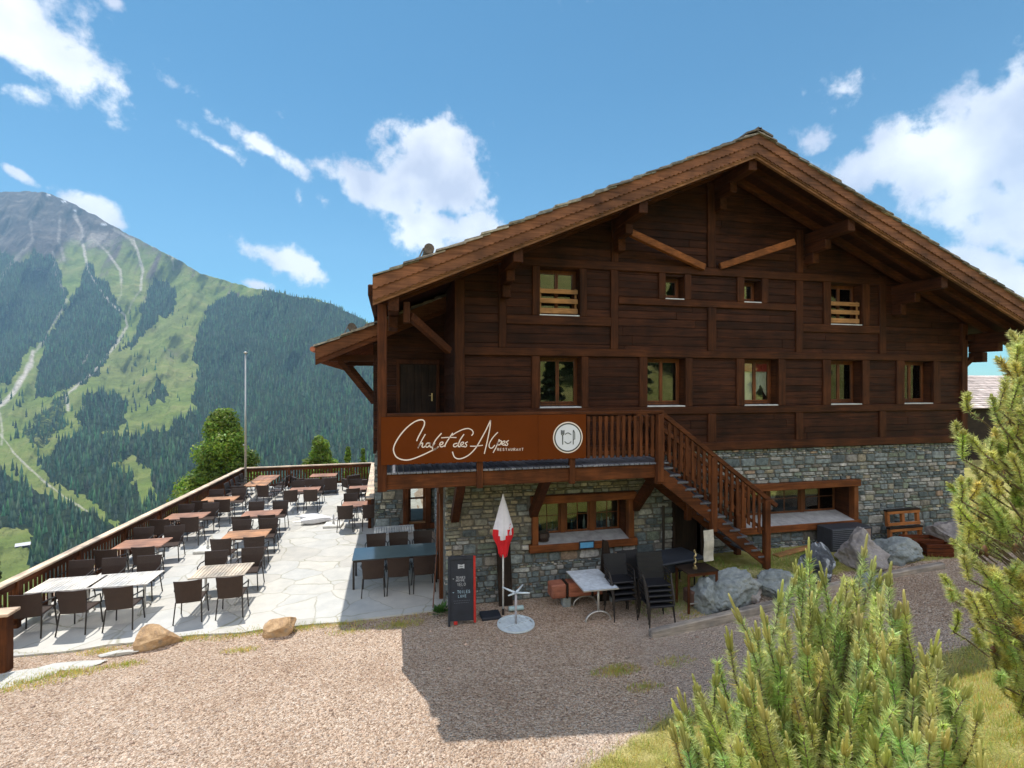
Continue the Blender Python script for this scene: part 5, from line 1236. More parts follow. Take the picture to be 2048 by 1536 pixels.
# wording as far as the photo can be read
btext([('>',-.205,.985,.05,.05,.006),('TENUES',-.125,1.005,.045,.034,.007),('HOMME',-.125,.945,.045,.040,.007),('VELO',-.10,.86,.062,.048,.007)],CHALK,'chalk_lettering')
btext([('>',-.205,.70,.05,.05,.006),('TOILES',-.10,.705,.058,.048,.007),('LUNE',-.08,.615,.052,.048,.007)],CHALKB,'blue_chalk_lettering')
m=MB(); stroke(m,[(-.01,.79),(.0,.775),(.01,.79)],.008,bcv,-.004,False)
for zz,a_,b_ in ((.52,-.18,.17),(.475,-.17,.14)):
    x=a_
    while x<b_: stroke(m,[(x,zz),(x+.022,zz+.004)],.008,bcv,-.004,False); x+=.036
tilt(m).build('small_print',plain('faint_chalk',(.12,.13,.16),.9),e)
m=MB(); pts=[(-.085,1.19),(.0,1.205),(.055,1.19),(.055,1.285),(.0,1.27),(-.085,1.285)]; m.prism(pts,-.006,-.001); tilt(m).build('emblem',CHALK,e); m=MB(); stroke(m,[(-.05,1.235),(-.02,1.24),(0,1.232),(.025,1.242)],.012,bcv,-.009,False); tilt(m).build('emblem_mark',BLK,e)
# leaning dark board
e=empty('leaning_board',(2.62,11.70,0)); tag(e,'tall narrow dark board leaning on the stone wall behind the parasol','board')
m=MB(); m.add([(-.16,-.0,0),(.17,-.0,0),(.14,.17,1.5),(-.2,.17,1.5),(-.16,.04,0),(.17,.04,0),(.14,.205,1.5),(-.2,.205,1.5)],[(0,1,2,3),(4,7,6,5),(0,4,5,1),(1,5,6,2),(2,6,7,3),(3,7,4,0)]); m.build('panel',DARK('z'),e)
m=MB(); m.tube([(-.14,-.14,.08),(.2,-.14,.08)],.055,12,col=(.5,.5,.5)); o=m.build('bottle_crate_roll',plain('pale_green_plastic',(.33,.45,.47),.5)); o.name='plastic_roll'; o.location=(2.75,11.5,0); tag(o,'short pale turquoise roll lying at the foot of the dark board','roll')
# parasol, closed
px_,py_=2.46,11.28
e=empty('closed_parasol',(px_,py_,0),0); tag(e,'closed white and red parasol on a white pole by the stone wall','parasol')
m=MB(); m.tube([(.0,0,.05),(0,0,2.45)],.019,10); m.build('pole',plain('white_painted_pole',(.72,.72,.72),.4),e,True)
def canopy():
    m=MB(); n=40; zs=[(2.72,.008),(2.62,.03),(2.45,.075),(2.25,.12),(2.05,.165),(1.95,.185),(1.82,.19),(1.72,.165),(1.62,.125),(1.52,.10),(1.42,.085),(1.34,.075)]
    vs=[];cols=[]
    for i,(z,rad) in enumerate(zs):
        for j in range(n):
            a=2*PI*j/n; f=1+.20*math.sin(a*6+.6)*(i/len(zs))+.10*math.sin(a*11+2)*(i/len(zs)); dz=.05*math.sin(a*6)*(i>8)
            vs.append((1.18*rad*f*math.cos(a),rad*f*math.sin(a)*.85,z+dz))
    fsw=[];fsr=[]
    for i in range(len(zs)-1):
        for j in range(n):
            f=(i*n+j,(i+1)*n+j,(i+1)*n+(j+1)%n,i*n+(j+1)%n); a=2*PI*(j+.5)/n
            lim=4.0+3.0*math.exp(-((a-4.55)/.40)**2)+1.0*math.exp(-((a-5.4)/.25)**2) 
            (fsw if i<lim else fsr).append(f)
    return vs,fsw,fsr
vs,fw,fr_=canopy(); m=MB(); m.add(vs,fw,(.5,.49,.52)); n0=len(m.v); m.f+= [tuple(f) for f in fr_]; m.c+=[(.46,.008,.014)]*len(fr_); c_=m.build('canopy',plain('parasol_cloth',(.68,.68,.70),.85,0,.06,9,.2),e)
# partial white letters on the red fold
m=MB()
for (x,z) in ((.085,1.93),(.105,2.0),(.12,2.07)): m.beam((x,-.158+abs(x)*.12,z-.028),(x+.03,-.150+abs(x)*.12,z+.012),.004,.012)
m.build('letter_strokes',RED,e)
m=MB(); m.beam((.10,-.165,1.83),(.128,-.155,1.92),.004,.022); m.build('white_letter',CHALK,e)
m=MB(); m.tube([(0,0,.0),(0,0,.14)],.03,10); m.build('base_tube',LEG,e)
m=MB(); m.bbox(-.52,-.08,-.23,.15,0,.07,.015); m.build('base_slab',BLK,e)
# upturned round bistro table
e=empty('round_table',(2.62,10.72,0),R(20)); tag(e,'round metal bistro table lying upside down on the gravel, cross foot in the air','table')
m=MB(); m.disc((0,0),.37,.405,.015,.05,48); m.build('rim',plain('brushed_steel',(.60,.68,.73),.4,.0,.12,6),e)
m=MB(); 
for i in range(7):
    xx=-.34+.097*i; hh=math.sqrt(max(.37**2-(xx+.045)**2,.01)); 
    for (a_,b_) in ((-hh,-.02),(.02,hh)): m.bbox(xx+.005,xx+.092,a_,b_,.018,.030,.002)
m.bbox(-.36,.36,-.02,.02,.03,.042,.003); m.build('slatted_top',plain('brushed_steel',(.52,.56,.58)),e)
m=MB(); m.tube([(0,0,.03),(0,0,.70)],.027,12); m.build('column',plain('dull_steel',(.42,.40,.42),.4,.1),e,True)
for k in range(4):
    a=PI/2*k+.5; m=MB(); m.tube([(0,0,.70),(math.cos(a)*.15,math.sin(a)*.15,.725),(math.cos(a)*.33,math.sin(a)*.33,.76)],[.026,.022,.016],8); m.build('foot',plain('brushed_steel',(.4,.4,.4)),e,True)
# rusty rod leaning on the corner
m=MB(); m.tube([(0,0,0),(.10,.25,1.1),(.13,.42,2.3)],[.014,.012,.01],6); o=m.build('rusty_rod',plain('rusty_iron',(.16,.06,.03),.8)); o.location=(.95,12.0,0); tag(o,'thin rusty rod leaning against the house corner','rod')
# log bench
e=empty('timber_bench',(3.6,11.42,0)); tag(e,'low reddish timber bench on stone feet under the ground floor window','bench')
for i,(a_,b_) in enumerate(((0,.36),(.41,.98),(1.03,1.5),(1.56,2.05))):
    m=MB(); m.bbox(a_,b_,-.18,.18,.24,.56,.03,col=(.55+.05*r.random(),.5,.5)); m.build('timber_block',wood('pinkish_bench_wood',(.22,.09,.06),(.40,.19,.13),'x'),e)
for a_ in (.38,1.0,1.53): m=MB(); m.bbox(a_-.022,a_+.022,-.19,.19,.23,.575,.01); m.build('iron_strap',DARK('z'),e)
for a_ in (.4,1.6): m=MB(); m.bbox(a_-.1,a_+.1,-.12,.12,-.02,.24,.03); m.build('stone_foot',BLU,e)
# white metal table with arched feet
e=empty('metal_table',(4.44,10.93,0),R(-1)); tag(e,'rectangular grey white metal table with half round feet in front of the bench','table')
m=MB(); m.bbox(-.40,.40,-.60,.60,.735,.755,.006); m.build('tabletop',rock_mat('worn_white_tabletop',[(.3,(.46,.52,.60)),(.5,(.58,.64,.71)),(.68,(.62,.68,.74)),(.75,(.2,.22,.27))]),e)
m=MB(); m.box(-.405,.405,-.606,-.6,.73,.757); m.box(-.405,.405,.6,.606,.73,.757); m.box(-.407,-.401,-.6,.6,.73,.757); m.box(.401,.407,-.6,.6,.73,.757); m.build('metal_edge',ALU,e)
for yy in (-.42,.42):
    m=MB(); m.tube([(0,yy,.2),(0,yy,.735)],.025,12); m.build('column',ALU,e,True)
    m=MB(); n=14; pts=[(.30*math.cos(PI*k/n),.005+.22*math.sin(PI*k/n)) for k in range(n+1)]; inn=[(.25*math.cos(PI*k/n),.005+.165*math.sin(PI*k/n)) for k in range(n+1)]
    vs=[(x,yy-.03,z) for x,z in pts]+[(x,yy+.03,z) for x,z in pts]+[(x*.93,yy-.03,z*.9) for x,z in pts]+[(x*.93,yy+.03,z*.9) for x,z in pts]; N_=n+1; fs=[]
    for k in range(n): fs+=[(k,k+1,N_+k+1,N_+k),(2*N_+k,3*N_+k,3*N_+k+1,2*N_+k+1),(k,2*N_+k,2*N_+k+1,k+1),(N_+k,N_+k+1,3*N_+k+1,3*N_+k)]
    m.add(vs,fs); m.build('arched_foot',ALU,e,True)
# stacked dark chairs
for k in range(4):
    put(chairK,5.02,10.62+.03*k,.115*k+.005,R(178),['lowest dark chair in the stack beside the metal table','second dark chair from the ground in the stack beside the metal table','third dark chair from the ground in the stack beside the metal table','topmost dark chair in the stack beside the metal table'][k],'chair','dark chairs stacked by the stone wall')
chH=make_chair('garden_chair',RATB,LEG,True,.27,.95)
for k in range(5):
    put(chH,5.62,10.10+.03*k,.10*k+.01,R(176),['bottom','second','middle','fourth','top'][k]+' chair of the tall stack nearest the timber kerb','chair','dark high back chairs in the near stack')
for k in range(3): put(chairK,5.55,11.1,.115*k+.03,R(182),['bottom chair of the rear stack beside the cellar door','middle chair of the rear stack beside the cellar door','top chair of the rear stack beside the cellar door'][k],'chair','dark chairs stacked by the stone wall')
# folded dark screen leaning behind the stack
e=empty('folded_screen',(4.95,11.45,0)); tag(e,'dark pointed folded panel leaning on the wall behind the stacked chairs','panel'); m=MB(); m.prism([(-.10,0),(.42,0),(.12,1.42),(.0,1.46)],-.03,.05); m.build('panel',DARK('z'),e)
m=MB(); m.tube([(0,0,0),(0,0,2.0)],.035,8); o=m.build('iron_post',LEG); o.location=(at(1327,1,Y=11.8).x,11.8,.1); tag(o,'thin black iron post against the wall left of the cellar door','post')
# covered dark grill with lid
gx,gy=6.55,11.0; e=empty('covered_table',(gx,gy,Gf(gx,gy)),R(10)); tag(e,'flat black covered table between the chair stacks and the stairs','table')
m=MB(); n=14
for (x0,x1,z0,z1) in ((-.5,.5,.55,.85),): m.bbox(x0,x1,-.3,.3,z0,z1-.06,.04)
m.build('body',BLK,e)
for a_ in (-.42,.42):
    for b_ in (-.25,.25): m=MB(); m.tube([(a_,b_,0),(a_,b_,.55)],.02,6); m.build('leg',LEG,e)
m=MB(); m.bbox(-.75,.62,-.42,.42,.80,.86,.02); m.build('cover',BLK,e)
# small wooden table with a brass candlestick and a white board
tx,ty=6.75,10.35; tz=Gf(tx,ty); e=empty('side_table',(tx,ty,tz),R(2)); tag(e,'small reddish wooden table with thin legs at the foot of the stairs','table')
m=MB(); m.bbox(-.40,.40,-.26,.26,.78,.81,.006); m.build('tabletop',DARK('x'),e); m=MB(); m.bbox(-.38,.38,-.245,-.215,.71,.78,.004); m.bbox(-.38,.38,.215,.245,.71,.78,.004); m.build('apron',RAIL('x'),e)
for a_ in (-.36,.36):
    for b_ in (-.23,.23): m=MB(); m.bbox(a_-.022,a_+.022,b_-.022,b_+.022,-.1,.78,.004); m.build('leg',RAIL('z'),e)
m=MB(); m.bbox(-.34,.34,-.24,-.22,.1,.125,.003); m.build('stretcher',ALU,e)
m=MB(); m.bbox(-.23,.20,-.20,.15,.38,.70,.03); o=m.build('brown_box',plain('brown_cardboard',(.12,.065,.05),.8)); o.location=(tx,ty+.05,tz-.38); tag(o,'brown box standing under the small wooden table','box')
e=empty('candlestick',(tx-.07,ty-.05,tz+.81)); tag(e,'twisted brass candlestick standing on the small wooden table','candlestick')
m=MB(); pts=[(math.cos(k*.9)*.018,math.sin(k*.9)*.018,.03+k*.022) for k in range(19)]; m.tube(pts,[.02+.008*math.sin(k*1.7) for k in range(19)],8); m.build('stem',plain('aged_brass',(.48,.38,.20),.35,.8),e,True); m=MB(); m.disc((0,0),0,.05,0,.03,16); m.build('foot',plain('aged_brass',(.5,.4,.2)),e)
p0=at(1408,1062,Y=10.4);p1=at(1428,1122,Y=10.4)
m=MB(); w=(p1.x-p0.x); k=6; vs=[];fs=[]
hgt=p0.z-p1.z
for i in range(k+1):
    z=hgt*i/k; yy=.015*math.sin(i*1.3)
    vs+=[(0,yy,z),(w,yy+.01,z+.01),(0,yy+.012,z),(w,yy+.022,z+.01)]
for i in range(k): a=i*4;b=a+4; fs+=[(a,a+1,b+1,b),(a+2,b+2,b+3,a+3),(a,b,b+2,a+2),(a+1,a+3,b+3,b+1)]
m.add(vs,fs); o=m.build('white_board',plain('stained_white_panel',(.46,.43,.37),.8,0,.25,6)); o.location=(p0.x,10.4,p1.z); tag(o,'narrow stained white panel standing upright at the end of the small wooden table','panel')
# blue sign on the window beam
q=at(1161,1097,Y=YF-.16); q2=at(1187,1084,Y=YF-.16); e=empty('blue_sign',(q.x,YF-.145,q.z)); tag(e,'small bright blue plate in a black frame under the ground floor window','sign')
m=MB(); m.bbox(-.03,q2.x-q.x+.03,0,.02,-.03,q2.z-q.z+.03,.005); m.build('frame',BLK,e); m=MB(); m.bbox(0,q2.x-q.x,-.006,-.001,0,q2.z-q.z,.002); m.build('plate',plain('bright_blue_plate',(.10,.32,.55),.4),e)
# bottles behind the glass and basket on the sill
BG=plain('bottle_glass',(.03,.07,.09),.1,0,.2,5); BW=plain('pale_bottle',(.35,.42,.45),.2)
def bottle(name,x,y,z,h,mat,label,grp):
    m=MB(); m.tube([(0,0,0),(0,0,h*.55),(0,0,h*.68),(0,0,h*.75),(0,0,h)],[.037,.037,.024,.014,.014],10); o=m.build(name,mat,None,True); o.location=(x,y,z); tag(o,label,'bottle',grp)
a,b,y,z0_,z1_=inf0
m=MB(); m.box(a,b,y+.1,y+.35,z0_-.05,z0_+.0); o=m.build('shelf',DARK('x')); tag(o,'dark shelf behind the panes of the left ground floor window carrying bottles','shelf')
for k in range(14):
    x=a+.08+(b-a-.16)*k/13; bottle('bottle',x,y+.2+.05*(k%2),z0_+.002,.26+.05*((k*7)%3),BG if k%4 else BW,'%s bottle from the left on the shelf behind the left ground floor window'%['first','second','third','fourth','fifth','sixth','seventh','eighth','ninth','tenth','eleventh','twelfth','thirteenth','fourteenth'][k],'bottles behind the left ground floor window')
m=MB(); m.disc((0,0),0,.15,0,.02,20)
m.tube([(0,0,.0),(0,0,.1),(0,0,.2)],[.12,.17,.15],18); o=m.build('basket',weave_mat('dark_basket_weave',(.05,.03,.025),(.02,.012,.01))); o.location=(GW0[0]+.30,YF+.12,GW0[2]+.06); tag(o,'round dark basket on the sill of the left ground floor window','basket')
a,b,y,z0_,z1_=inf1
for k,(f,l) in enumerate(((.42,'orange vase'),(.75,'white vase'),(.9,'white jug'))):
    m=MB(); m.tube([(0,0,0),(0,0,.05),(0,0,.13),(0,0,.2),(0,0,.24)],[.05,.09,.10,.05,.06],14); o=m.build('vase',plain('orange_glaze',(.4,.14,.05),.3) if k==0 else WHITE,None,True); o.location=(a+(b-a)*f,y+.16,z0_); tag(o,'%s behind the right ground floor window'%l,'vase')
m=MB(); m.box(a,b,y+.1,y+.35,z0_-.05,z0_); o=m.build('shelf',DARK('x')); tag(o,'dark shelf behind the panes of the right ground floor window','shelf')
# wire cage unit, pallets, planter boxes at the right
def gz(x,y): return Gf(x,y)
A=at(1662,1100,z=.7); ux=at(1664,1,Y=11.3).x; ux2=at(1745,1,Y=11.3).x; e=empty('cooling_unit',(ux,11.3,gz(ux,11.3))); tag(e,'dark louvred metal unit with a cardboard patch below the right window','cooling unit')
W_=ux2-ux; m=MB(); m.bbox(0,W_,0,.5,0,.6,.01); m.build('body',plain('dark_blue_grey_metal',(.05,.055,.07),.5,.3),e)
for k in range(11): m=MB(); m.bbox(.02,W_*.60,-.018,-.002,.06+.05*k,.075+.05*k,.002); m.build('louvre',plain('grey_louvre',(.14,.15,.17),.4,.4),e)
m=MB(); m.bbox(W_*.62,W_*.95,-.012,-.002,.25,.55,.002); m.build('cardboard_patch',plain('cardboard',(.28,.19,.15),.9),e)
def pallet(x,y,z,tiltx,label,w=1.15,h=.8):
    e=empty('pallet',(x,y,z)); tag(e,label,'pallet','orange brown pallets leaning on the stone wall')
    for k in range(max(2,int(h/.14))): m=MB(); zz=.02+k*(h-.1)/(max(2,int(h/.14))-1); m.bbox(0,w,-.02,.0,zz,zz+.085,.005,col=(.45,.33,.25)); m.build('slat',PALE('x'),e)
    for xx in (.0,w/2-.045,w-.09): m=MB(); m.bbox(xx,xx+.09,.002,.09,0,h,.005,col=(.40,.28,.22)); m.build('stringer',PALE('z'),e)
    m=MB(); m.bbox(-.02,w+.02,-.03,.10,h,h+.05,.008); m.build('top_board',DARK('x'),e)
    e.rotation_euler=(R(-4),0,0); return e
x0=at(1778,1,Y=11.55).x
pallet(x0,11.58,gz(x0,11.5)+.46,0,'upper pallet against the stone wall',1.15,.42); pallet(x0,11.50,gz(x0,11.5)-.02,0,'lower pallet standing on the ground by the stone wall',1.15,.42)
for (u,v,w,lb) in ((1832,1108,.85,'open wooden planter box right of the pallets'),(1862,1118,.7,'darker planter box in front of the other one')):
    q=gat(u,v); e=empty('planter_box',(q.x,q.y+.1,gz(q.x,q.y)),R(-14)); tag(e,lb,'planter box')
    for k in range(3):
        for (a_,b_,c_,d_) in ((0,w,0,.03),(0,w,.47,.5),(0,.03,.03,.47),(w-.03,w,.03,.47)): 
            m=MB(); m.bbox(a_,b_,c_,d_,.02+.11*k,.12+.11*k,.006,col=(.5,.4,.38)); m.build('side_board',RAIL('x') if b_-a_>.1 else RAIL('y'),e)
    m=MB(); m.box(.03,w-.03,.03,.47,0,.2); m.build('soil',plain('planter_soil',(.03,.02,.012),1),e)

# ------------------------------------------------------------------ barn at the far right
e=empty('barn',(34,23.5,1)); tag(e,'low dark barn with pale shingle roof seen past the right corner of the chalet','barn')
m=MB(); rr2=random.Random(5); s=0
x0,x1,ye,ze,yr,zrg=-8.5,14,-2.2,2.85,2.2,4.65; Ls=math.hypot(yr-ye,zrg-ze); dy,dz=(yr-ye)/Ls,(zrg-ze)/Ls
while s<Ls:
    x=x0
    while x<x1:
        w=rr2.uniform(.3,.8); ln=.42; th=.04; k=rr2.uniform(.35,.6); lift=.06+rr2.uniform(0,.02)
        a0=(ye+dy*s,ze+dz*s+lift); b0=(ye+dy*(s+ln),ze+dz*(s+ln)+.02)
        m.add([(x,a0[0],a0[1]-th),(x+w-.01,a0[0],a0[1]-th),(x+w-.01,a0[0],a0[1]),(x,a0[0],a0[1]),(x,b0[0],b0[1]),(x+w-.01,b0[0],b0[1])],[(0,1,2,3),(3,2,5,4)],(k,k*.96,k*.95)); x+=w
    s+=.27
m.build('roof_shingles',plain('pale_weathered_shingle',(.50,.44,.41),.9,0,.25,3),e)
m=MB(); m.add([(x0,ye,ze),(x1,ye,ze),(x1,yr,zrg),(x0,yr,zrg),(x0,2*yr-ye,ze),(x1,2*yr-ye,ze)],[(0,1,2,3),(3,2,5,4),(0,3,4),(1,5,2)]); m.build('roof',DARK('x'),e)
m=MB(); m.box(x0+.4,x1-.4,ye+.5,2*yr-ye-.5,-1.5,ze+.05); m.build('wall',DARK('x'),e)
# ------------------------------------------------------------------ pines near the camera
def needle_mat(name,dark,light,trans=.35):
    m,nt,p,o=new_mat(name); v=coords(nt); n=noise(nt,v,3.5,3); c=ramp(nt,n,[(.3,dark),(.7,light)]); c=tinted(nt,c)
    nt.links.new(c,p.inputs['Base Color']); p.inputs['Roughness'].default_value=.5; p.inputs['Specular IOR Level'].default_value=.35
    tr=nt.nodes.new('ShaderNodeBsdfTranslucent'); nt.links.new(c,tr.inputs[0]); ms=nt.nodes.new('ShaderNodeMixShader'); ms.inputs[0].default_value=trans
    nt.links.new(p.outputs[0],ms.inputs[1]); nt.links.new(tr.outputs[0],ms.inputs[2]); nt.links.new(ms.outputs[0],o.inputs[0]); return m
NEED=needle_mat('pine_needles',(.42,.50,.18),(.62,.66,.32),.66); CAND=needle_mat('pine_candle',(.24,.23,.09),(.42,.38,.16),.15); BARK=plain('pine_bark',(.17,.125,.09),.9,0,.4,18,.6)
CONE=plain('cone_brown',(.20,.11,.06),.8,0,.3,30)
def nrm(a): return a/np.maximum(np.linalg.norm(a,axis=-1,keepdims=True),1e-9)
class Needles:
    def __init__(s,seed): s.V=[];s.F=[];s.C=[];s.n=0; s.rs=np.random.RandomState(seed)
    def along(s,P0,P1,count,L,ang=42,tw=0,w=.0034,tint=(1,1,1),sag=.0):
        """needles leaving a twig from P0 to P1"""
        rs=s.rs; P0=np.array(P0,float);P1=np.array(P1,float); d=P1-P0; d/=np.linalg.norm(d)+1e-9
        a=np.array([1,0,0.]) if abs(d[0])<.8 else np.array([0,1,0.]); e1=np.cross(d,a); e1/=np.linalg.norm(e1); e2=np.cross(d,e1)
        t=rs.rand(count); th=rs.rand(count)*2*PI; al=np.radians(ang+rs.randn(count)*11); ln=L*rs.uniform(.7,1.15,count)
        rad=np.cos(th)[:,None]*e1+np.sin(th)[:,None]*e2; dr=np.cos(al)[:,None]*d+np.sin(al)[:,None]*rad
        B=P0+(P1-P0)*t[:,None]; T=B+dr*ln[:,None]; T[:,2]-=sag*ln
        side=nrm(np.cross(dr,rs.randn(count,3)))*w
        V=np.stack([B-side,B+side,T],1); base=s.n+np.arange(count)*3
        s.V.append(V.reshape(-1,3)); s.n+=count*3; s.F.append(np.stack([base,base+1,base+2],-1))
        c=(.42+.45*rs.rand(count)**1.5)[:,None]*np.array(tint)[None]*np.array([1,1,1]); yel=(rs.rand(count)<.05)[:,None]; c=np.where(yel,np.array([.8,.55,.4]),c)
        s.C.append(c)
    def addmb(s,mb,k=1.0):
        F=[];C=[]
        for f,c in zip(mb.f,mb.c):
            for i in range(1,len(f)-1): F.append((f[0]+s.n,f[i]+s.n,f[i+1]+s.n)); C.append([q*k for q in c])
        s.V.append(np.array(mb.v)); s.F.append(np.array(F)); s.C.append(np.array(C)); s.n+=len(mb.v)
    def build(s,name,mat,par): return npmesh(name,np.concatenate(s.V),np.concatenate(s.F),mat,par,np.concatenate(s.C))
def candle(mb,p,d,L,rad,col):
    d=Vector(d).normalized(); p=Vector(p); n=6; b=Vector((rnd.uniform(-1,1),rnd.uniform(-1,1),0))*.06*L
    pts=[p+d*L*k/n+b*(k/n)**2 for k in range(n+1)]; rr_=[rad*.8,rad*1.0,rad*1.05,rad*1.0,rad*1.0,rad*.95,rad*.5]
    mb.tube(pts,rr_,7,col=col)
def tip(nd,cm,bm,P,up,L=.34,needles=150,nl=.052,cand=True,cl=.13,r=rnd,leader=False,tint=(1,1,1)):
    """one shoot: woody twig, needles along it, a whorl of pale candles on top.  P is the base of the candles"""
    P=np.array(P); up=np.array(up)/np.linalg.norm(up); sidev=np.array([r.uniform(-1,1),r.uniform(-1,1),0])*.25
    Q=P-up*L*.5; Z=Q-nrm(up+sidev)*L*.5
    bm.tube([Z,Q,P],[.0065,.0055,.0045],5)
    nd.along(Z,Q,int(needles*.42),nl,62,tint=tuple(x*.95 for x in tint)); nd.along(Q,P,int(needles*.58),nl*1.02,48,tint=tint)
    if cand:
        k=r.choice([3,4,4,5]) ; q_=r.uniform(.85,1.15); col=(.56*q_,.49*q_*r.uniform(.94,1.05),.48*q_)
        candle(cm,P,up,cl*(1.35 if leader else 1.0),.0088,col)
        for i in range(k):
            a=2*PI*i/k+r.random(); dd=up+np.array([math.cos(a),math.sin(a),0])*.12; l=cl*r.uniform(.4,.8); candle(cm,P+np.array([math.cos(a),math.sin(a),0])*.012,dd,l,.0066,col)
            # tiny sheath needles breaking out of the candles
        nd.along(P,P+up*cl*.8,26,.012,25,w=.0011,tint=(1.7,1.5,1.2))
    return Z
def bush(name,label,cat,tips,root,seed,upf,nl=.062,loc=None,cl=.15,dens=330):
    e=empty(name,root); tag(e,label,cat); nd=Needles(seed); cm=MB(); bm=MB(); r=random.Random(seed); root=np.array(root)
    nodes=[]
    for (P,leader,cd) in tips:
        P=np.array(P); up=upf(P,r); Z=tip(nd,cm,bm,P,up,L=r.uniform(.26,.42),needles=dens,nl=nl,cand=cd,cl=cl*r.uniform(.75,1.15),r=r,leader=leader,tint=(r.uniform(.85,1.15),r.uniform(.9,1.1),r.uniform(.8,1.1)))
        nodes.append(Z)
    # branches: each twig base is joined inward, pieces carry older needles
    for Z in nodes:
        mid=Z*.55+root*.45; mid=mid+np.array([r.uniform(-.1,.1),r.uniform(-.1,.1),-.10]); K=Z*.78+mid*.22; K[2]-=.02
        bm.tube([root*.8+mid*.2,mid,K,Z],[.022,.015,.010,.0065],6); nd.along(K,Z,int(dens*.5),nl,58,tint=(.85,.92,.88)); 
        if r.random()<.6: nd.along(mid,K,int(dens*.35),nl,62,tint=(.8,.82,.78))
    off=np.array(root)
    bm.v=[tuple(np.array(q)-off) for q in bm.v]; cm.v=[tuple(np.array(q)-off) for q in cm.v]; nd.V=[v-off for v in nd.V]; nd.addmb(cm)
    nd.build('foliage',NEED,e); bm.build('branches',BARK,e,True); return e
LEAD=[(1618,1122,1),(1727,1115,1),(1778,1172,1),(1811,1230,0),(1791,1240,0),(1762,1222,1),(1678,1205,1),(1694,1215,0),(1638,1180,0),(1585,1172,0),(1559,1206,1),(1483,1245,1),(1515,1278,0),(1537,1285,1),(1600,1260,0),(1614,1310,0),(1461,1300,0),(1431,1370,1),(1397,1398,1),(1362,1440,1),
(1504,1375,1),(1483,1400,0),(1572,1385,1),(1605,1390,0),(1718,1385,1),(1771,1335,1),(1784,1362,0),(1747,1385,0),(1713,1320,0),(1866,1310,1),(1850,1330,0),(1877,1335,0),(1828,1390,0),(1798,1475,0),(1634,1440,1),(1700,1450,0),(1375,1500,0),(1350,1480,0),(1420,1440,0),(1450,1420,0),(1655,1330,0),(1640,1250,0),(1740,1285,0),(1560,1330,0),(1530,1440,1),(1580,1500,0),(1480,1510,0),(1690,1510,1),(1750,1500,0),(1860,1430,0),(1890,1500,0),(1620,1520,0),(1830,1490,0)]
BUSHP=[(1352,1540),(1372,1440),(1410,1370),(1455,1275),(1500,1235),(1545,1190),(1610,1140),(1700,1130),(1780,1170),(1815,1240),(1800,1330),(1790,1400),(1840,1450),(1850,1310),(1880,1330),(1905,1430),(1940,1540)]
r5=random.Random(55); tips=[]
def bt(u,v): return 2.62+(1540-v)/430*1.15+.22*math.sin(u*.02)
for (u,v,l) in LEAD: tips.append((tuple(at(u,v,t=bt(u,v)+r5.uniform(-.12,.12))),bool(l),True))
pu=np.array([0.]);
for (u,v,l) in LEAD:
    for k in range(4 if l else 2):
        q=at(u,v,t=bt(u,v)); a=r5.random()*6.28; rr6=r5.uniform(.06,.13); tips.append(((q.x+math.cos(a)*rr6,q.y+math.sin(a)*rr6,q.z-r5.uniform(.10,.24)),False,r5.random()<.4))
cnt=0
while cnt<170:
    u=r5.uniform(1340,1950); v=r5.uniform(1150,1620)
    if not inpoly(np.array([float(u)]),np.array([float(v-75)]),BUSHP+[(1940,1700),(1352,1700)])[0]: continue
    if fbm(np.array([u*.02]),np.array([v*.02]),2,1)[0]<.42: continue
    tips.append((tuple(at(u,v,t=bt(u,min(v,1540))+r5.uniform(-.05,.75))),False,r5.random()<.15)); cnt+=1
for _ in range(34):
    u=r5.uniform(1840,1965); v=r5.uniform(1370,1600); tips.append((tuple(at(u,max(v,1370+(u-1900)*1.3),t=2.9+r5.uniform(-.15,.4))),False,r5.random()<.35))
root=at(1640,1540,t=3.5); rx,ry=root.x,root.y; rz_=Gf(rx,ry)
def upf(P,r): return np.array([(P[0]-rx)*.32+r.uniform(-.25,.25),(P[1]-ry)*.2+r.uniform(-.25,.25),1.0])
root_in=(rx,ry,max(rz_+.25,2.1))
sb=bush('mountain_pine','dense green mountain pine shrub with upright yellowish candles in the right foreground','shrub',tips,root_in,61,upf)
m=MB(); m.tube([(0,0,.15),(.03,0,-.3),(0,.02,rz_-root_in[2]-.1)],[.04,.05,.06],8); m.build('trunk',BARK,sb,True)
# taller pine entering from the right
TPOLY=[(2012,650),(2060,610),(2180,600),(2180,1500),(2060,1440),(1985,1340),(1960,1270),(1920,1190),(1895,1130),(1908,1060),(1888,985),(1915,900),(1885,835),(1925,790),(1990,790),(1990,720)]
tips=[]
for (u,v) in [(2024,668),(2040,690),(2000,722),(2030,730),(1912,850),(1926,868),(1945,880),(1985,800),(1903,975),(1918,1000),(1888,1155),(1900,1180),(1935,790),(1990,865),(1968,905),(2020,920),(1930,1050),(1910,1085),(1975,1010),(1990,960),(1960,1130),(1915,1225),(1950,1262),(2010,1040),(2030,985),(1940,1190),(1985,1240),(2015,1180),(2035,820),(2010,860),(1950,940)]: tips.append((tuple(at(u,v,t=3.55+r5.uniform(-.25,.3))),False,True))
cnt=0
while cnt<420:
    u=r5.uniform(1880,2180); v=r5.uniform(620,1480)
    if not inpoly(np.array([float(u-14)]),np.array([float(v-20)]),TPOLY)[0]: continue
    dens_gap=fbm(np.array([u*.012]),np.array([v*.012]),2,5)[0]
    if dens_gap<.42: continue
    tips.append((tuple(at(u,v,t=3.75+r5.uniform(-.45,.7))),False,r5.random()<.35)); cnt+=1
tr_=at(2150,1000,t=4.0); 
def upf2(P,r): return np.array([(P[0]-tr_.x)*.4+r.uniform(-.35,.35),(P[1]-tr_.y)*.35+r.uniform(-.35,.35),.8])
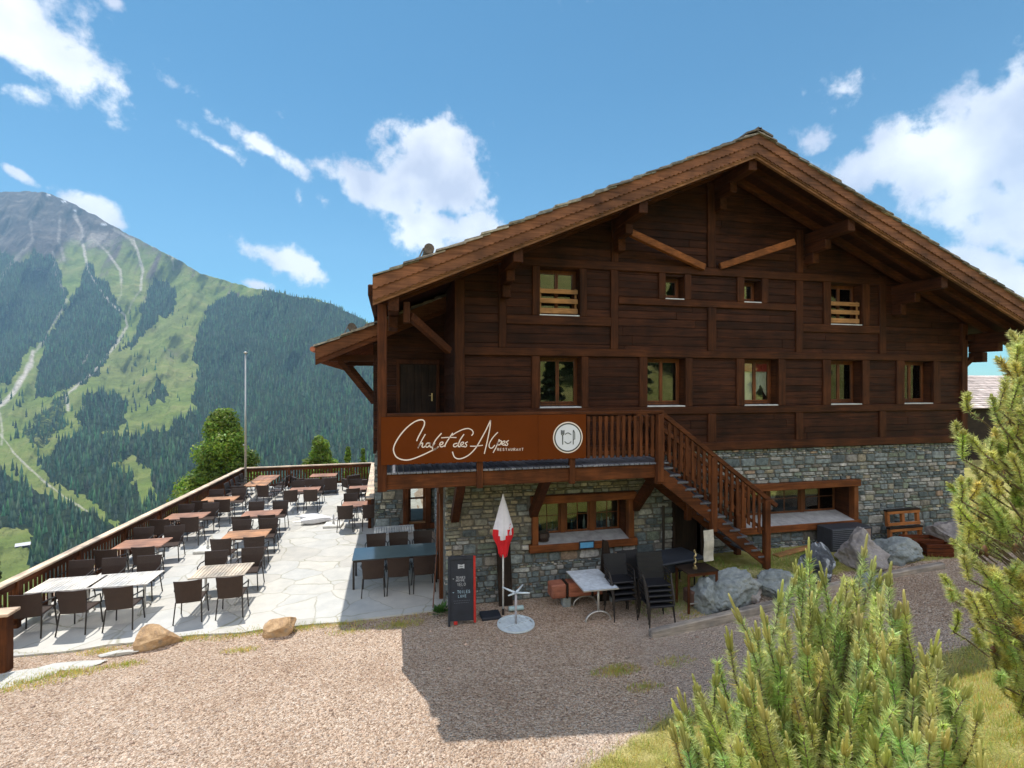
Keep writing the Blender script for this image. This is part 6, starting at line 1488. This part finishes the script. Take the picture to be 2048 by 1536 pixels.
# the tree is grown in tiers so that branches leave the trunk at many heights
e=empty('pine_tree',(tr_.x,tr_.y,Gf(tr_.x,tr_.y))); tag(e,'tall green pine with brownish shoot bases reaching into the picture from the right edge','tree')
nd=Needles(71); cm=MB(); bm=MB(); r=random.Random(72); off=np.array(e.location)
for (P,l,cd) in tips:
    P=np.array(P); up=upf2(P,r); Z=tip(nd,cm,bm,P,up,L=r.uniform(.13,.22),needles=300,nl=.052,cand=cd,cl=.05*r.uniform(.6,1.2),r=r,tint=(r.uniform(.9,1.2),r.uniform(.9,1.05),r.uniform(.7,1.0)))
    T_=np.array([tr_.x,tr_.y,Z[2]-.32-.15*np.linalg.norm(Z[:2]-np.array([tr_.x,tr_.y]))]); mid=Z*.5+T_*.5+np.array([r.uniform(-.06,.06),r.uniform(-.06,.06),-.04]); K=Z*.75+mid*.25
    bm.tube([T_,mid+np.array([0,0,-.05]),K,Z] if r.random()<.28 else [K+(mid-K)*.4,K,Z],[.014,.010,.007,.005] if False else .0065,5); nd.along(K,Z,40,.042,60,tint=(.75,.78,.7))
    if r.random()<.25: c=mid*.3+Z*.7; cm.tube([c,c+np.array([0,0,.02]),c+np.array([0,0,.045])],[.012,.018,.006],7,col=(.32,.16,.25))
bm.tube([(tr_.x,tr_.y,off[2]-.1),(tr_.x+.03,tr_.y,4.0),(tr_.x,tr_.y,6.1)],[.09,.06,.012],8)
bm.v=[tuple(np.array(q)-off) for q in bm.v]; cm.v=[tuple(np.array(q)-off) for q in cm.v]; nd.V=[v-off for v in nd.V]; nd.addmb(cm)
nd.build('crown',NEED,e); bm.build('trunk',BARK,e,True)

# ------------------------------------------------------------------ grass and weeds
GM=needle_mat('grass_blades',(.38,.40,.07),(.75,.64,.26),.5)
def blades(name,X,Y,h,w,seed,label,lean=.5,mat=GM,colf=None):
    rs=np.random.RandomState(seed); n=len(X); Z=G(X,Y)-.005; hh=h*rs.uniform(.4,1.2,n); a=rs.rand(n)*2*PI; le=lean*hh*rs.rand(n); b=rs.rand(n)*2*PI
    B=np.stack([X,Y,Z],-1); s=np.stack([np.cos(a),np.sin(a),np.zeros(n)],-1)*(w*rs.uniform(.6,1.3,n))[:,None]; T=B+np.stack([np.cos(b)*le,np.sin(b)*le,hh],-1); M=B+(T-B)*.55+np.stack([0*a,0*a,hh*.1],-1)
    V=np.stack([B-s,B+s,M+s*.7,M-s*.7,T],1).reshape(-1,3); k=np.arange(n)*5
    F=np.concatenate([np.stack([k,k+1,k+2],-1),np.stack([k,k+2,k+3],-1),np.stack([k+3,k+2,k+4],-1)])
    c=np.stack([rs.uniform(.34,.66,n),rs.uniform(.4,.6,n),rs.uniform(.3,.6,n)],-1); 
    if colf is not None: c*=colf
    o=npmesh(name,V,F,mat,C=np.concatenate([c,c,c])); tag(o,label,'grass',kind='stuff'); return o
rs=np.random.RandomState(21)
X=rs.uniform(.8,16,260000); Y=rs.uniform(1.5,8.2,260000); d=yb(X)-Y; cl=fbm(X*1.8,Y*1.8,3,3)
keep=(d>-.15)&(rs.rand(len(X))<np.clip((d+.15)/.5,0,1)*(.25+1.1*np.clip((cl-.35)*2.5,0,1)))&(np.hypot(X-rx,Y-ry)>.3)
dist=np.hypot(X,Y); keep&=(Y>X*.15)&(dist>3.2)&(rs.rand(len(X))<np.clip(5.5/dist,0,1))
X,Y=X[keep],Y[keep]; print('blades',len(X))
blades('grass',X,Y,.10,.0032,31,'dry yellow green grass on the bank in the foreground',.9)
pts=[]
for (u,v,rad,n) in [(40,1365,.7,500),(80,1350,.5,300),(200,1300,.3,150),(375,1272,.35,250),(480,1300,.3,120),(610,1252,.4,250),(690,1245,.4,160),(800,1246,.45,260),(1232,1342,.4,300),(1290,1375,.3,120),(1400,1235,.5,300),(1350,1325,.35,90),(250,1330,.3,140),(160,1345,.35,160),(520,1258,.5,260),(700,1260,.4,90),(450,1270,.4,120)]:
    p=at(u,v,z=0)
    for _ in range(n):
        a=rs.rand()*6.28; q=rad*rs.rand()**.7; pts.append((p.x+math.cos(a)*q*1.3,p.y+math.sin(a)*q*.5)); a+=1.7; pts.append((p.x+math.cos(a)*q*1.2,p.y+math.sin(a)*q*.45))
for _ in range(500): pts.append((rs.uniform(-7.4,1.1),11.72+rs.randn()*.05))
pts=np.array(pts); c_=pts[:,0]*0+1
blades('weeds',pts[:,0],pts[:,1],.07,.005,32,'scattered low weeds in the gravel along the terrace edge',.9)
X=rs.uniform(5.5,15,9000); Y=rs.uniform(10.3,11.8,9000); k=fbm(X*1.5,Y*1.5,3,6)>.47; blades('bank_grass',X[k],Y[k],.10,.004,33,'dark green grass between the boulders and the stone wall',.8,colf=np.array([.55,.8,.6]))
# leafy weed at the house corner
def leafy(x,y,n,hr,label,seed):
    e=empty('weed_plant',(x,y,Gf(x,y))); tag(e,label,'plant'); r=random.Random(seed); m=MB()
    for _ in range(n):
        a=r.random()*6.28; l=hr*r.uniform(.5,1); el=r.uniform(.3,1.2); d=Vector((math.cos(a)*math.cos(el),math.sin(a)*math.cos(el),math.sin(el))); b=d*l*r.uniform(.2,.6); s=d.cross(Vector((0,0,1))).normalized()*l*.14
        m.add([b,b+d*l*.4+s,b+d*l*.8,b+d*l*.4-s],[(0,1,2,3)],(r.uniform(.35,.6),r.uniform(.45,.65),.4))
    m.build('leaves',needle_mat('weed_leaves',(.05,.12,.03),(.10,.2,.05),.3),e)
p=at(882,1228,z=0); leafy(p.x,p.y,90,.26,'bushy green weed growing at the house corner beside the chalkboard',3)
# loose pebbles on the gravel
rs=np.random.RandomState(8); n=5200; X=rs.uniform(-8,7,n); Y=rs.uniform(6.3,11.6,n); k=(yb(X)-Y<0); X,Y=X[k],Y[k]; n=len(X); Z=G(X,Y); s=rs.uniform(.008,.020,n)*(1+1.3*(rs.rand(n)<.04))
oc=np.array([(1,0,0),(-1,0,0),(0,1,0),(0,-1,0),(0,0,.7),(0,0,-.6)],float); of=np.array([(0,2,4),(2,1,4),(1,3,4),(3,0,4),(2,0,5),(1,2,5),(3,1,5),(0,3,5)])
an=rs.rand(n)*6.28; V=oc[None]*s[:,None,None]*rs.uniform(.6,1.3,(n,6,1)); ca,sa=np.cos(an)[:,None],np.sin(an)[:,None]; V=np.stack([V[...,0]*ca-V[...,1]*sa,V[...,0]*sa+V[...,1]*ca,V[...,2]],-1)+np.stack([X,Y,Z],-1)[:,None]
F=(of[None]+np.arange(n)[:,None,None]*6).reshape(-1,3); c=np.repeat((rs.uniform(.25,.7,n)[:,None]*np.array([1,.93,.88])),8,axis=0)
tag(npmesh('pebbles',V.reshape(-1,3),F,plain('pebble_stone',(.50,.38,.31),.9,0,.2,10),C=c),'loose pinkish stone chips scattered on the gravel','gravel',kind='stuff')

# ------------------------------------------------------------------ trees beyond the terrace
LEAFM=needle_mat('larch_foliage',(.10,.18,.025),(.21,.31,.05),.45); DLEAF=needle_mat('dark_conifer_foliage',(.02,.04,.015),(.05,.08,.03),.2)
def crown_tree(name,label,u0,u1,vtop,vbase,t,shape,n,leaf,mat,seed,depth=None,cat='tree'):
    r=random.Random(seed); rs=np.random.RandomState(seed); c=at((u0+u1)/2,vbase,t=t); top=at((u0+u1)/2,vtop,t=t).z; W=(u1-u0)/FPX*t/2; e=empty(name,(c.x,c.y,c.z)); tag(e,label,cat); H=top-c.z
    # lumps
    lumps=[]
    for i in range(70):
        z=rs.rand(); rad=shape(z)*W; a=rs.rand()*6.28; q=rad*rs.uniform(.2,.86); lumps.append((math.cos(a)*q,math.sin(a)*q,z*H*.97,W*rs.uniform(.20,.36)*(.6+.4*shape(z))))
    lumps=np.array(lumps); k=rs.randint(0,len(lumps),n); L_=lumps[k]; d=nrm(rs.randn(n,3)); rr_=L_[:,3]*rs.uniform(.55,1.15,n); P=L_[:,:3]+d*rr_[:,None]; P[:,2]=np.clip(P[:,2],0,H*1.02)
    nr=nrm(d+rs.randn(n,3)*.6+np.array([0,0,.4])); a=nrm(np.cross(nr,rs.randn(n,3))); b=np.cross(nr,a); s=leaf*rs.uniform(.6,1.4,n)[:,None]
    V=np.stack([P-a*s,P-b*s*.5,P+a*s,P+b*s*.5],1).reshape(-1,3); F=np.arange(n*4).reshape(n,4); lc=rs.uniform(.3,.75,len(lumps)); col=lc[k][:,None]*np.stack([rs.uniform(.8,1.3,n),rs.uniform(.85,1.15,n),rs.uniform(.6,1.1,n)],-1)
    npmesh('crown',V,F,mat,e,col)
    m=MB(); m.tube([(0,0,-4),(0,0,H*.4),(0,0,H*.9)],[W*.07,W*.05,W*.01],8)
    for i in range(0,70,4): x,y,z,_=lumps[i]; m.tube([(0,0,max(0,z-.25*H)),(x*.9,y*.9,z)],[W*.02,W*.006],5)
    m.build('trunk',BARK,e,True); return e
rd=lambda z: min(1,(1.02-z)*1.35)**.72*(.8+.2*min(1,z*4)); cn=lambda z: max(.04,(1-z))**.8
crown_tree('leafy_tree','big round bright green tree rising behind the terrace railing beside the flagpole',362,536,822,1040,38,rd,42000,.12,LEAFM,1)
crown_tree('leafy_tree','smaller round green tree behind the far terrace railing',604,676,872,960,44,rd,12000,.10,LEAFM,2)
crown_tree('larch_tree','narrow light green larch behind the far railing next to the house',680,712,892,965,47,cn,6000,.09,LEAFM,3)
crown_tree('larch_tree','slim larch behind the far railing closest to the house post',712,740,896,965,49,cn,6000,.09,LEAFM,4)
crown_tree('dark_conifer','dark narrow conifer cut by the left picture edge below the railing',-22,7,1095,1230,30,cn,4000,.06,DLEAF,5)
crown_tree('bush','small yellow green bush peeking over the left railing',36,72,1186,1225,26,rd,1800,.045,LEAFM,6,cat='bush')
crown_tree('bush','low green bush seen through the left railing near the flagpole',330,420,985,1060,30,rd,6000,.07,LEAFM,7,cat='bush')

# conifers on the slope behind the photographer (mirrored in the window panes)
def fir(x,y,h,w,seed,label):
    rs=np.random.RandomState(seed); n=9000; z=rs.rand(n)**.8; rad=(1-z)**.85*w*rs.uniform(.5,1,n)*(.75+.25*np.sin(z*40)); a=rs.rand(n)*6.28; P=np.stack([np.cos(a)*rad,np.sin(a)*rad,z*h+.6-rad*.25],-1)
    nr=nrm(rs.randn(n,3)+np.array([0,0,.6])); aa=nrm(np.cross(nr,rs.randn(n,3))); bb=np.cross(nr,aa); s=.12*rs.uniform(.6,1.4,n)[:,None]
    V=np.stack([P-aa*s,P-bb*s*.5,P+aa*s,P+bb*s*.5],1).reshape(-1,3); e=empty('fir_tree',(x,y,Gf(x,y))); tag(e,label,'tree')
    c=rs.uniform(.3,.7,n)[:,None]*np.ones(3); npmesh('crown',V,np.arange(n*4).reshape(n,4),DLEAF,e,c); m=MB(); m.tube([(0,0,-.5),(0,0,h*.9)],[.16,.03],8); m.build('trunk',BARK,e,True)
for i,(x,y,h,w,l) in enumerate(((8.3,-1.6,2.6,.8,'small fir on the slope behind the photographer, first from the left'),(10.6,-4.2,4.6,1.3,'fir on the slope behind the photographer, second from the left'),(13.8,-2.5,3.2,.9,'fir on the slope behind the photographer, third from the left'),(17.5,-5,5.5,1.5,'tallest fir on the slope behind the photographer'),(21.5,-1.5,3.5,1.0,'fir on the slope behind the photographer, second from the right'),(26,-3,5,1.4,'fir on the slope behind the photographer, farthest right'))): fir(x,y,h,w,80+i,l)
# ------------------------------------------------------------------ haze
HAZE_D=1.1e-4
mh=bpy.data.materials.new('haze_air'); mh.use_nodes=True; nt=mh.node_tree; nt.nodes.clear()
pv=nt.nodes.new('ShaderNodeVolumePrincipled'); pv.inputs['Color'].default_value=(.42,.72,1,1); pv.inputs['Density'].default_value=HAZE_D; pv.inputs['Anisotropy'].default_value=.1
oo=nt.nodes.new('ShaderNodeOutputMaterial'); nt.links.new(pv.outputs[0],oo.inputs['Volume'])
allz=P3[...,2]
hz=MB(); hz.box(P3[...,0].min()-60,P3[...,0].max()+60,-60,P3[...,1].max()+60,allz.min()-30,max(allz.max(),1150)+30)
ho=hz.build('haze',mh); tag(ho,'thin pale blue air fading the far mountain slopes','haze',kind='stuff')
